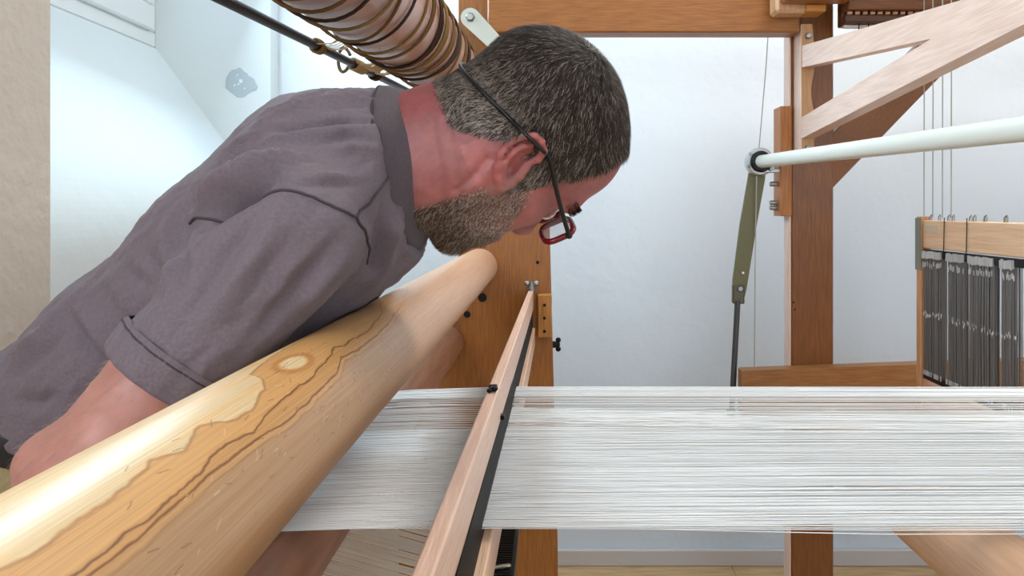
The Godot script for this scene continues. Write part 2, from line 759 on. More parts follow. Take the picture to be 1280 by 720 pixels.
	window(Vector3(0.4, 1.0, ZF + 0.12), Vector3(1.8, 0, 0), 1.65, "window_3", Vector3(0, 0, -1))  # added behind the camera, unseen, for soft fill light
	for q in [["overhead, farther from the camera", -1.7], ["overhead, nearer the front wall", 0.6]]:  # added lamps overhead, never in view, to light the back wall
		var lp := thing("added_ceiling_lamp", "added unseen flat white ceiling lamp " + q[0], "lamp", Vector3(1.25, 3.06, q[1]), "added ceiling lamps")
		part("housing", span(Vector3(0.65, 3.04, q[1] - 0.3), Vector3(1.85, 3.1, q[1] + 0.3), 0.004).commit(), mat(Color(0.85, 0.85, 0.85), 0.5), lp)
		var em := mat(Color(0.95, 0.95, 0.93), 0.5)
		em.emission_enabled = true
		em.emission = Color(1.0, 0.985, 0.965)
		em.emission_energy_multiplier = 0.8
		part("diffuser", span(Vector3(0.675, 3.03, q[1] - 0.275), Vector3(1.825, 3.04, q[1] + 0.275), 0.001).commit(), em, lp)
	# skirting along the back wall
	struct("baseboard_back", span(Vector3(XL, 0, ZB), Vector3(XR, 0.062, ZB + 0.02), 0.004).commit(), mat(Color(0.80, 0.765, 0.74), 0.6))

func window(o: Vector3, wide: Vector3, high: float, called: String, inward: Vector3) -> void:
	var w := wide.length()
	var x := wide / w
	var y := Vector3.UP
	var white := mat(Color(0.88, 0.90, 0.90), 0.45)
	var st := begin()
	var t := inward * 0.07
	var B := Basis(x, y, inward)
	var bars := func(s: SurfaceTool, x0: float, y0: float, x1: float, y1: float, deep: float, front: float) -> void:
		box(Vector3(x1 - x0, y1 - y0, deep), 0.006, Transform3D(B, o + x * (x0 + x1) / 2.0 + y * (y0 + y1) / 2.0 + inward * (front - deep / 2.0)), s)
	bars.call(st, 0.0, 0.0, w, 0.055, 0.08, 0.0)
	bars.call(st, 0.0, high - 0.055, w, high, 0.08, 0.0)
	bars.call(st, 0.0, 0.055, 0.04, high - 0.055, 0.08, 0.0)
	bars.call(st, w - 0.04, 0.055, w, high - 0.055, 0.08, 0.0)
	var root := struct(called, st.commit(), white)
	for h in 2:
		var x0 := 0.042 + h * (w - 0.084) / 2.0
		var x1 := x0 + (w - 0.084) / 2.0 - 0.002
		var s := begin()
		bars.call(s, x0, 0.05, x1, 0.135, 0.05, 0.018)
		bars.call(s, x0, high - 0.12, x1, high - 0.057, 0.05, 0.018)
		bars.call(s, x0, 0.135, x0 + 0.062, high - 0.12, 0.05, 0.018)
		bars.call(s, x1 - 0.062, 0.135, x1, high - 0.12, 0.05, 0.018)
		part("sash", s.commit(), white, root)
		var g := mat(Color(0.95, 0.98, 1.0, 0.06), 0.02)
		g.transparency = BaseMaterial3D.TRANSPARENCY_ALPHA
		var p := begin()
		bars.call(p, x0 + 0.05, 0.125, x1 - 0.05, high - 0.11, 0.004, -0.008)
		part("pane", p.commit(), g, root)

# ------------------------------------------------------------------ the loom
var ORANGE := Color(0.65, 0.415, 0.17)
var RUST := Color(0.55, 0.335, 0.135)
var TAN := Color(0.86, 0.68, 0.52)
var PALE := Color(0.93, 0.825, 0.76)

func loom_frame() -> void:
	var f := thing("loom_frame", "orange-brown wooden loom frame with upright posts, top beam and braces before the white wall", "loom", Vector3(0.2, 0, -2.2))
	var oy := wood(ORANGE, 1, 0.34)
	var ox := wood(ORANGE, 0, 0.42)
	var py := wood(Color(0.78, 0.59, 0.39), 1, 0.4, 9.0, true)
	var pz := wood(PALE, 2, 0.42, 8.0, true)
	var steel := mat(Color(0.62, 0.63, 0.62), 0.35, 0.9)
	var dark := mat(Color(0.07, 0.065, 0.06), 0.5, 0.6)
	# wide left post: a plank that widens a little to the foot
	var pl := PackedVector2Array([Vector2(-0.266, 0), Vector2(0.024, 0), Vector2(0.021, 0.36), Vector2(-0.002, 1.28), Vector2(-0.004, 2.2), Vector2(-0.266, 2.2)])
	part("post", extrude(null, pl, Vector3(0, 0, -2.2), Vector3.RIGHT, Vector3.UP, Vector3(0, 0, -0.07)).commit(), oy, f)
	var kn := PackedVector2Array([Vector2(-0.2655, 0.0), Vector2(-0.2655, 1.16), Vector2(-0.33, 1.12), Vector2(-0.44, 1.0), Vector2(-0.44, 0.0)])
	part("knee_board", extrude(null, kn, Vector3(0, 0, -2.203), Vector3.RIGHT, Vector3.UP, Vector3(0, 0, -0.06)).commit(), oy, f)
	var ry := wood(RUST, 1, 0.34)
	part("post", span(Vector3(0.697, 0, -2.2), Vector3(0.820, 2.2, -2.252), 0.004).commit(), ry, f)
	part("lit_edge_strip", span(Vector3(0.6915, 0, -2.1995), Vector3(0.6965, 2.2, -2.2515), 0.001).commit(), wood(PALE, 1, 0.4, 8.0, true), f)  # paler strip: window light on the post's left face, put into the colour
	part("top_beam", span(E(-0.1765, 0.497, 2.13), E(0.70, 0.66, 2.199), 0.004).commit(), ox, f)
	part("foot_beam", span(Vector3(-0.27, 0, -2.16), Vector3(1.9, 0.10, -2.30), 0.004).commit(), ox, f)
	# 45 degree brace behind the arms
	part("brace", box(Vector3(0.11, 0.045, 0.80), 0.003, along(E(0.735, 0.055, 2.224), E(1.285, 0.625, 2.224), Vector3.BACK)).commit(), wood(RUST, 2, 0.34), f)
	# low cross board in front of the post
	var cb := PackedVector2Array([Vector2(0.543, -0.458), Vector2(0.55, -0.456), Vector2(1.9, -0.408), Vector2(1.9, -0.585), Vector2(0.543, -0.585)])
	part("cross_board", extrude(null, cb, E(0, 0, 2.15), Vector3.RIGHT, Vector3.UP, Vector3(0, 0, -0.049)).commit(), wood(Color(0.66, 0.45, 0.23), 0, 0.5), f)
	part("castle_beam", span(Vector3(0.70, 2.15, -1.82), Vector3(1.92, 2.25, -2.255), 0.004).commit(), ox, f)
	part("post", span(Vector3(1.80, 0, -2.2), Vector3(1.92, 2.2, -2.26), 0.004).commit(), oy, f)
	# bearing block on the post's left side
	var bb := part("bearing_block", span(E(0.664, 0.299, 2.192), E(0.697, -0.019, 2.262), 0.002).commit(), wood(Color(0.74, 0.47, 0.22), 1, 0.42), f)
	for y in [0.135, 0.075, 0.005, -0.025 + 0.045]:
		part("bolt", bolt(E(0.664, y, 2.225), Vector3.LEFT, 0.008, 0.022), steel, bb)
	# forked arm that reaches from the post towards the room
	var fork := part("fork_upright", fork_upright(), py, f)
	part("lit_side_strip", span(E(0.7045, 0.157, 2.1375), E(0.7075, 0.521, 2.199), 0.0008).commit(), wood(PALE, 1, 0.42, 8.0, true), fork)  # paler strip paints the daylight on the upright's left side
	part("bolt", bolt(E(0.723, 0.487, 2.137), Vector3.BACK, 0.009, 0.012), steel, fork)
	part("bolt", bolt(E(0.723, 0.172, 2.137), Vector3.BACK, 0.009, 0.010), steel, fork)
	var lower := PackedVector2Array([Vector2(2.139, 0.20), Vector2(2.139, 0.259), Vector2(1.407, 0.317), Vector2(1.31, 0.361), Vector2(0.92, 0.316), Vector2(0.92, 0.293)])
	part("fork_arm", extrude(null, lower, E(0.7063, 0, 0), Vector3(0, 0, -1), Vector3.UP, Vector3(0.036, 0, 0)).commit(), pz, f)
	var upper := PackedVector2Array([Vector2(2.139, 0.40), Vector2(2.139, 0.461), Vector2(1.312, 0.3612), Vector2(1.407, 0.3172)])
	part("fork_arm", extrude(null, upper, E(0.7075, 0, 0), Vector3(0, 0, -1), Vector3.UP, Vector3(0.0335, 0, 0)).commit(), pz, f)
	# small blocks where the top beam meets the post
	part("head_block", span(E(0.612, 0.535, 2.06), E(0.70, 0.66, 2.129), 0.008).commit(), wood(TAN, 1, 0.5), f)
	part("head_block", span(E(0.62, 0.555, 1.98), E(0.80, 0.60, 2.059), 0.006).commit(), wood(ORANGE, 0, 0.42), f)
	part("head_block", span(E(0.69, 0.535, 2.05), E(0.745, 0.555, 2.12), 0.003).commit(), wood(Color(0.80, 0.55, 0.24), 0, 0.5), f)
	# rounded steel lever at the left post
	var lv := PackedVector2Array()
	var a2 := Vector2(-0.224, 0.537)
	var b2 := Vector2(-0.118, 0.43)
	var dr := (b2 - a2).normalized()
	var nr := Vector2(-dr.y, dr.x)
	for i in 13:
		var an := PI / 2 + PI * i / 12.0
		lv.append(a2 + (dr * cos(an) + nr * sin(an)) * 0.027)
	for i in 13:
		var an := -PI / 2 + PI * i / 12.0
		lv.append(b2 + (dr * cos(an) + nr * sin(an)) * 0.02)
	var lever := part("pawl_lever", extrude(null, lv, E(0, 0, 2.125), Vector3.RIGHT, Vector3.UP, Vector3(0, 0, -0.006)).commit(), mat(Color(0.72, 0.74, 0.70), 0.4, 0.5), f)
	part("bolt", bolt(E(a2.x, a2.y, 2.125), Vector3.BACK, 0.013, 0.012), steel, lever)
	part("spacer", rod(E(a2.x, a2.y, 2.131), E(a2.x, a2.y, 2.2), 0.012).commit(), steel, lever)
	# left post fittings: guide block with three screws, wing nuts, holes
	var gb := part("guide_block", span(E(-0.036, -0.242, 2.165), E(0.004, -0.365, 2.2), 0.003).commit(), wood(Color(0.74, 0.50, 0.22), 1, 0.5), f)
	for y in [-0.272, -0.309, -0.347]:
		part("screw", bolt(E(-0.017, y, 2.165), Vector3.BACK, 0.0045, 0.002, 10), dark, gb)
	part("wing_nut", wing_nut(E(0.014, -0.395, 2.225), Vector3.RIGHT), dark, f)
	var wn := part("wing_nut", wing_nut(E(-0.054, -0.222, 2.195), Vector3.UP), steel, f)
	wn.set_meta("label", "bright steel wing nut")
	for h in [[603, 372, 0.013], [584, 393, 0.010], [672, 328, 0.005]]:
		part("peg_hole", rod(P(h[0], h[1], 2.199), P(h[0], h[1], 2.199) + Vector3(0, 0, -0.003), h[2], 14).commit(), mat(Color(0.09, 0.045, 0.02), 0.9), f)
	for h in [[992, 378, 0.003], [993.5, 387, 0.003]]:
		part("peg_hole", rod(P(h[0], h[1], 2.199), P(h[0], h[1], 2.199) + Vector3(0, 0, -0.003), h[2], 10).commit(), mat(Color(0.09, 0.045, 0.02), 0.9), f)

func fork_upright() -> ArrayMesh:
	# its front face narrows between the arms
	var p := PackedVector2Array([Vector2(0.7063, 0.155), Vector2(0.7063, 0.522), Vector2(0.736, 0.522), Vector2(0.741, 0.47), Vector2(0.741, 0.39)])
	for i in 9:
		var t := i / 8.0
		p.append(Vector2(0.741 - 0.008 * sin(PI * t), 0.385 - 0.11 * t))
	p.append(Vector2(0.741, 0.155))
	return extrude(null, p, E(0, 0, 2.137), Vector3.RIGHT, Vector3.UP, Vector3(0, 0, -0.063)).commit()

func wing_nut(c: Vector3, dir: Vector3) -> ArrayMesh:
	var st := tube(null, PackedVector3Array([c - dir * 0.012, c + dir * 0.004, c + dir * 0.014]), [0.011, 0.009, 0.005], 10)
	var u := dir.cross(Vector3.BACK).normalized()
	if u.length() < 0.1:
		u = dir.cross(Vector3.UP).normalized()
	for s in [-1.0, 1.0]:
		ball(st, c + dir * 0.009 + u * s * 0.013, Vector3(0.008, 0.008, 0.003), Basis(u, dir, u.cross(dir)), 6, 8)
	return st.commit()

const BX := -0.206
const BY := -0.165
const BR := 0.052

func curve_at(pts: Array, d: float) -> float:
	if d <= pts[0].x:
		return pts[0].y
	for i in pts.size() - 1:
		if d <= pts[i + 1].x:
			return lerpf(pts[i].y, pts[i + 1].y, (d - pts[i].x) / (pts[i + 1].x - pts[i].x))
	return pts[-1].y

func breast_beam() -> void:
	# the round beam's own figure: a pale sapwood zone, two dark growth lines, a knot, handling marks
	const W := 2048
	const HH := 400
	var la := [Vector2(0.1, 41), Vector2(0.269, 43), Vector2(0.32, 44), Vector2(0.349, 45), Vector2(0.405, 50.5), Vector2(0.436, 46.5), Vector2(0.489, 52.5), Vector2(0.566, 54.4), Vector2(0.628, 60.6), Vector2(0.65, 66), Vector2(0.665, 61), Vector2(0.70, 61.5), Vector2(0.746, 59.7), Vector2(0.80, 65), Vector2(0.844, 69.2), Vector2(0.90, 84), Vector2(0.95, 100), Vector2(1.1, 120), Vector2(2.4, 130)]
	var lb := [Vector2(0.1, 38), Vector2(0.274, 39.5), Vector2(0.307, 39.5), Vector2(0.362, 41.6), Vector2(0.411, 42.7), Vector2(0.47, 39), Vector2(0.524, 39.7), Vector2(0.60, 44), Vector2(0.617, 48.5), Vector2(0.633, 52), Vector2(0.70, 49), Vector2(0.80, 52), Vector2(0.95, 66), Vector2(1.1, 90), Vector2(2.4, 110)]
	var lc := [Vector2(0.1, 60), Vector2(0.25, 61.8), Vector2(0.267, 60.1), Vector2(0.309, 61.4), Vector2(0.338, 63.3), Vector2(0.355, 67.5), Vector2(0.377, 61), Vector2(0.408, 70), Vector2(0.435, 59.5), Vector2(0.464, 60.5), Vector2(0.495, 68), Vector2(0.513, 77), Vector2(0.52, 90), Vector2(0.62, 104), Vector2(1.0, 125), Vector2(2.4, 140)]
	var n1 := noise(1.0, 4, 21)
	var n2 := noise(1.0, 3, 22)
	var im := Image.create(W, HH, false, Image.FORMAT_RGB8)
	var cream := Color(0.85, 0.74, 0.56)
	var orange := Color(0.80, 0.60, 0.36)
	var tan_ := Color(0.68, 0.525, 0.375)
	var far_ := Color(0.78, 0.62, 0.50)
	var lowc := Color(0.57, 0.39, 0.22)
	for i in W:
		var d := 0.1 + 2.2 * (i + 0.5) / W
		var wob := n1.get_noise_2d(d * 26.0, 0.0) * 2.2
		var ta := curve_at(la, d) + wob
		var tb := curve_at(lb, d) + n1.get_noise_2d(d * 22.0, 9.0) * 1.6
		var tc := curve_at(lc, d) + n1.get_noise_2d(d * 40.0, 5.0) * 2.0
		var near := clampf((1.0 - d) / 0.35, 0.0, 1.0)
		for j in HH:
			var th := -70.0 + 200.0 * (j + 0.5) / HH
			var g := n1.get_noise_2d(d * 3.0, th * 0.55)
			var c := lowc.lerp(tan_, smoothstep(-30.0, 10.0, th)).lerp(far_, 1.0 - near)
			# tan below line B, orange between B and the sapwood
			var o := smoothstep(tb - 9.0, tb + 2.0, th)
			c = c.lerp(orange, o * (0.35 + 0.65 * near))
			var s := smoothstep(tc - 1.6, tc + 2.4, th)
			c = c.lerp(cream.lerp(Color(0.86, 0.69, 0.46), clampf(n2.get_noise_2d(d * 7.0, th * 0.12) * 1.5 + 0.12, 0.0, 0.75)), s)
			var lw := 0.62 + 0.3 * n2.get_noise_2d(d * 30.0, 3.0)
			var ink := exp(-pow((th - ta) / lw, 2.0)) * 0.85 + exp(-pow((th - tb) / (lw * 1.1), 2.0)) * 0.8
			ink += exp(-pow((th - tb + 5.0) / 0.9, 2.0)) * 0.25
			ink += exp(-pow((th - tc) / 1.0, 2.0)) * 0.4
			ink += smoothstep(tb - 3.0, tb, th) * smoothstep(ta + 3.0, ta, th) * 0.12
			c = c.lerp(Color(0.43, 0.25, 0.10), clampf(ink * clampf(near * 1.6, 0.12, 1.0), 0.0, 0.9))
			# knot
			var kd := Vector2((d - 0.57) / 0.022, (th - 75.0) / 8.0).length() + g * 0.25
			c = c.lerp(Color(0.62, 0.38, 0.16), exp(-pow((kd - 1.35) / 0.3, 2.0)) * 0.5)
			c = c.lerp(cream, smoothstep(1.15, 0.85, kd))
			c = c * (1.0 + 0.10 * g + 0.05 * n2.get_noise_2d(d * 9.0, th * 2.2))
			im.set_pixel(i, j, c)
	# short dark nicks and pale scratches
	for k in 420:
		var d := 0.3 + 1.1 * rng.randf()
		var th := rng.randf_range(5.0, 80.0)
		var x0 := (d - 0.1) / 2.2 * W
		var y0 := (th + 70.0) / 200.0 * HH
		var ln := rng.randf_range(2.0, 9.0)
		var sl := rng.randf_range(-0.8, 1.6)
		var dk := rng.randf() < 0.72
		if absf(th - curve_at(la, d)) < 5.0 or (th > curve_at(lc, d) and rng.randf() < 0.8):
			continue
		for q in int(ln):
			var xx := int(x0 + q)
			var yy := int(y0 + q * sl)
			if xx > 0 and yy > 0 and xx < W - 1 and yy < HH - 1:
				var pc := im.get_pixel(xx, yy)
				im.set_pixel(xx, yy, pc.lerp(Color(0.25, 0.15, 0.09) if dk else Color(0.95, 0.88, 0.75), 0.45))
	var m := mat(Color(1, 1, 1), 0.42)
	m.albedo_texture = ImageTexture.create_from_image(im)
	m.texture_repeat = false
	m.clearcoat_enabled = true
	m.clearcoat = 0.12
	m.clearcoat_roughness = 0.25
	var root := thing("breast_beam", "thick round varnished pine beam with dark wavy grain, on which the man leans", "beam", Vector3(BX, EYE + BY, -1.2))
	var st := begin()
	var S := 72
	var ds := []
	for i in 41:
		ds.append(0.12 + (2.2 - 0.12) * i / 40.0)
	for i in ds.size() - 1:
		for k in S:
			var q := []
			for e in [[0, 0], [0, 1], [1, 1], [1, 0]]:
				var d: float = ds[i + e[0]]
				var th: float = -70.0 + 360.0 * (k + e[1]) / S
				var n := Vector3(cos(deg_to_rad(th)), sin(deg_to_rad(th)), 0)
				var r := BR * (1.0 + 0.006 * sin(d * 9.0 + th * 0.03))
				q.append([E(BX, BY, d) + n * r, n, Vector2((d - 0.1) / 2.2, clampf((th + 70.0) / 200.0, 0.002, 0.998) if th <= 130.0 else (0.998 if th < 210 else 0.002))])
			for f in [[0, 1, 2], [0, 2, 3]]:
				var pa: Vector3 = q[f[0]][0]
				var o: Array = f
				if (pa - q[f[2]][0]).cross(pa - q[f[1]][0]).dot(q[f[0]][1]) < 0.0:
					o = [f[0], f[2], f[1]]
				for w in o:
					st.set_normal(q[w][1])
					st.set_uv(q[w][2])
					st.add_vertex(q[w][0])
	part("beam_log", st.commit(), m, root)
	part("end_cap", rod(E(BX, BY, 0.10), E(BX, BY, 0.122), BR - 0.002, 48, 0.003).commit(), wood(TAN, 2), root)

func rollers() -> void:
	# cloth roller under the breast beam
	var cr := thing("cloth_roller", "plain smooth brown roller under the thick breast beam, holding the finished end of the warp", "roller", E(-0.30, -0.385, 1.3))
	part("roller_log", rod(E(-0.30, -0.385, 0.15), E(-0.30, -0.385, 2.2), 0.05, 40, 0.003).commit(), wood(Color(0.64, 0.46, 0.36), 2, 0.4, 7.0), cr)
	part("axle", rod(E(-0.30, -0.385, 0.08), E(-0.30, -0.385, 0.16), 0.012).commit(), mat(Color(0.2, 0.2, 0.2), 0.4, 0.8), cr)
	# big warp beam at the lower right
	var wb := thing("warp_beam", "thick pale brown roller slanting into the lower right corner below the white warp", "roller", E(0.79, -0.64, 1.5))
	part("roller_log", rod(E(0.79, -0.64, 0.7), E(0.79, -0.64, 2.2), 0.075, 48, 0.004).commit(), wood(Color(0.90, 0.74, 0.60), 2, 0.42, 7.0, true), wb)
	part("pin", rod(E(0.79, -0.565, 1.38), E(0.805, -0.545, 1.38), 0.004, 8).commit(), mat(Color(0.25, 0.2, 0.15), 0.6), wb)
	# upper roll wrapped in pale sheet and bound with cords
	var a := P(443, -28, 1.12)
	var b := P(560, 87, 2.13)
	var t := (b - a).normalized()
	var u := t.cross(Vector3.UP).normalized()
	var v := u.cross(t).normalized()
	var rl := thing("wrapped_roll", "fat roll overhead wrapped in pale pinkish sheet and bound by many brown cords", "roll", (a + b) / 2.0)
	var R := 0.0855
	var st := begin()
	var pts := PackedVector3Array()
	var rad := []
	var rn := noise(3.0, 3, 31)
	for i in 41:
		var s := -0.85 + 1.85 * i / 40.0
		pts.append(a.lerp(b, s))
		rad.append(R * (1.0 + 0.03 * rn.get_noise_1d(s * 3.0)))
	tube(st, pts, rad, 40)
	var sheet := mat(Color(0.76, 0.60, 0.54), 0.3)
	sheet.albedo_texture = grain_soft
	sheet.uv1_triplanar = true
	sheet.uv1_scale = Vector3(3, 3, 5)
	part("sheet_wrap", st.commit(), sheet, rl)
	part("spindle", rod(a.lerp(b, 0.98), b + t * 0.10, 0.028).commit(), wood(ORANGE, 2), rl)
	var cordm := mat(Color(0.44, 0.31, 0.14), 0.75)
	var cordm2 := mat(Color(0.22, 0.13, 0.06), 0.75)
	var cordm3 := mat(Color(0.52, 0.40, 0.21), 0.75)
	var s := -0.82
	var i := 0
	while s < 1.0:
		var tilt := rng.randf_range(-0.05, 0.035)
		var bundle := 1 + (rng.randi() % 3 if s > 0.0 else 0)
		var cs := begin()
		for k in bundle:
			var loop := PackedVector3Array()
			for q in 44:
				var an := TAU * q / 44.0
				var rr := R * 1.015 + 0.0035 + 0.002 * sin(an * 3 + k)
				loop.append(a.lerp(b, s + k * 0.0062) + (u * cos(an) + v * sin(an)) * rr + t * (tilt * cos(an - 0.6) + 0.005 * sin(an * 2.0 + i)))
			tube(cs, loop, 0.0025, 7, false, true)
		part("cord_wrap", cs.commit(), [cordm, cordm2, cordm3][i % 3], rl)
		s += 0.040 + rng.randf() * 0.050 + bundle * 0.006
		i += 1
	# black tie rod beside it and its lashings
	var r0 := P(272, -4, 1.05)
	var r1 := P(500, 109, 2.02)
	var tr := thing("tie_rod", "straight black metal rod hanging beside the cord-bound roll", "rod", (r0 + r1) / 2.0)
	part("bar", rod(r0 - (r1 - r0) * 0.3, r1 + (r1 - r0) * 0.14, 0.0085, 16).commit(), mat(Color(0.07, 0.065, 0.065), 0.4, 0.3), tr)
	var names := ["loose thin cream threads tying the near stretch of the black rod to the roll", "knotted cream cord with one big loop lashing the black rod to the roll", "short dark cord knot around the black rod beside the man's collar"]
	var rt := (r1 - r0).normalized()
	for k in 3:
		var c: Vector3 = r0.lerp(r1, [0.387, 0.632, 0.761][k])
		var q := thing("rod_lashing", names[k], "cord", c)
		var cs := begin()
		var side := rt.cross(Vector3.UP).normalized()
		var upv := side.cross(rt)
		var turns: int = [3, 8, 3][k]
		var hel := PackedVector3Array()
		for w in turns * 12 + 1:
			var an := TAU * w / 12.0
			hel.append(c + rt * (w / 12.0 - turns / 2.0) * 0.0085 + (side * cos(an) + upv * sin(an)) * 0.0115)
		tube(cs, hel, 0.003, 7)
		part("coil", cs.commit(), [cordm3, mat(Color(0.72, 0.62, 0.46), 0.8), cordm2][k], q)
		var es := begin()
		var ax_pt: Vector3 = a + t * (c - a).dot(t)
		var on_roll: Vector3 = ax_pt + (c - ax_pt).normalized() * R + t * [0.01, 0.06, 0.05][k]
		for w in [9, 8, 5][k]:
			var p0: Vector3 = c + rt * (w - 3) * 0.010
			var p2: Vector3 = on_roll + t * (w - 3) * 0.012
			var mid: Vector3 = (p0 + p2) / 2.0 - Vector3(0, 0.006 + 0.008 * rng.randf(), 0)
			tube(es, PackedVector3Array([p0, p0.lerp(mid, 0.6), mid, mid.lerp(p2, 0.5), p2]), [0.0010, 0.0034, 0.0016][k], 6)
		part("strand", es.commit(), mat(Color(0.78, 0.70, 0.56), 0.8), q)
		if k == 1:
			var lp := PackedVector3Array()
			for w in 25:
				var an := PI * 0.1 + TAU * 0.9 * w / 24.0
				lp.append(c + Vector3(-0.006, 0.010, 0.02) + Vector3(-0.033 * sin(an / 2.0) * cos((an - PI) * 0.35), 0.026 * sin(an) , 0.008 * cos(an)))
			part("loop", tube(null, lp, 0.0036, 8).commit(), mat(Color(0.42, 0.35, 0.22), 0.8), q)

func batten() -> void:
	var na := E(-0.088, -0.241, 0.30)
	var fa := E(-0.056, -0.2315, 2.165)
	var root := thing("batten", "pale wooden batten of two long rails with a dark reed between, across the warp", "batten", Vector3(-0.07, EYE - 0.3, -1.2))
	var w := wood(Color(0.90, 0.76, 0.67), 2, 0.3, 9.0, true)
	var dy := Vector3(0, -0.027, 0)
	var up_rail := part("upper_rail", box(Vector3(0.0150, 0.054, na.distance_to(fa)), 0.0018, along(na + dy, fa + dy)).commit(), w, root)
	var nb := E(-0.0735, -0.371, 0.30)
	var fb := E(-0.050, -0.361, 2.165)
	part("lower_rail", box(Vector3(0.0125, 0.050, nb.distance_to(fb)), 0.0018, along(nb, fb)).commit(), wood(Color(0.90, 0.75, 0.63), 2, 0.3, 9.0, true), root)
	# the reed: dark steel dents, too fine to pick apart
	var st := begin()
	var n := 560
	for i in n:
		var s := (i + 0.5) / n
		var p := na.lerp(fa, s) + Vector3(0.003, -0.052, 0)
		var q := nb.lerp(fb, s) + Vector3(-0.002, 0.024, 0)
		box(Vector3(0.004, p.y - q.y + 0.006, 0.0016), 0.0001, Transform3D(Basis(), (p + q) / 2.0), st)
	stuff(part("reed", st.commit(), mat(Color(0.05, 0.05, 0.06), 0.35, 0.6), root))
	var hl := mat(Color(0.06, 0.055, 0.05), 0.4, 0.7)
	for s in [0.376]:
		var c := na.lerp(fa, s)
		var clip := span(c + Vector3(-0.006, -0.001, -0.016), c + Vector3(0.005, 0.004, -0.007), 0.001)
		ball(clip, c + Vector3(0.002, 0.004, 0.010), Vector3(0.006, 0.004, 0.006), Basis(), 6, 10)
		ball(clip, c + Vector3(-0.003, 0.003, 0.017), Vector3(0.004, 0.003, 0.004), Basis(), 6, 8)
		part("clip", clip.commit(), hl, up_rail)
	part("rail_tip", box(Vector3(0.006, 0.006, 0.014), 0.001, Transform3D(Basis(), na.lerp(fa, 0.395) + Vector3(0.010, -0.045, 0))).commit(), hl, up_rail)
	# dark ribbed comb under the warp
	var cb := begin()
	span(E(-0.085, -0.475, 0.62), E(-0.047, -0.487, 1.42), 0.001, cb)
	var comb := part("comb_back", cb.commit(), mat(Color(0.05, 0.045, 0.045), 0.5), root)
	var rb := begin()
	for i in 110:
		var d := 0.63 + 0.78 * i / 110.0
		span(E(-0.082, -0.466, d), E(-0.051, -0.477, d + 0.0035), 0.0008, rb)
	stuff(part("comb_teeth", rb.commit(), mat(Color(0.10, 0.09, 0.09), 0.3, 0.6), comb))
	for d in [0.905, 0.925, 0.985]:
		part("steel_tooth", box(Vector3(0.030, 0.004, 0.005), 0.001, Transform3D(Basis(Vector3.UP, 0.35), E(-0.066, -0.463, d))).commit(), mat(Color(0.85, 0.84, 0.82), 0.25, 0.9), comb)

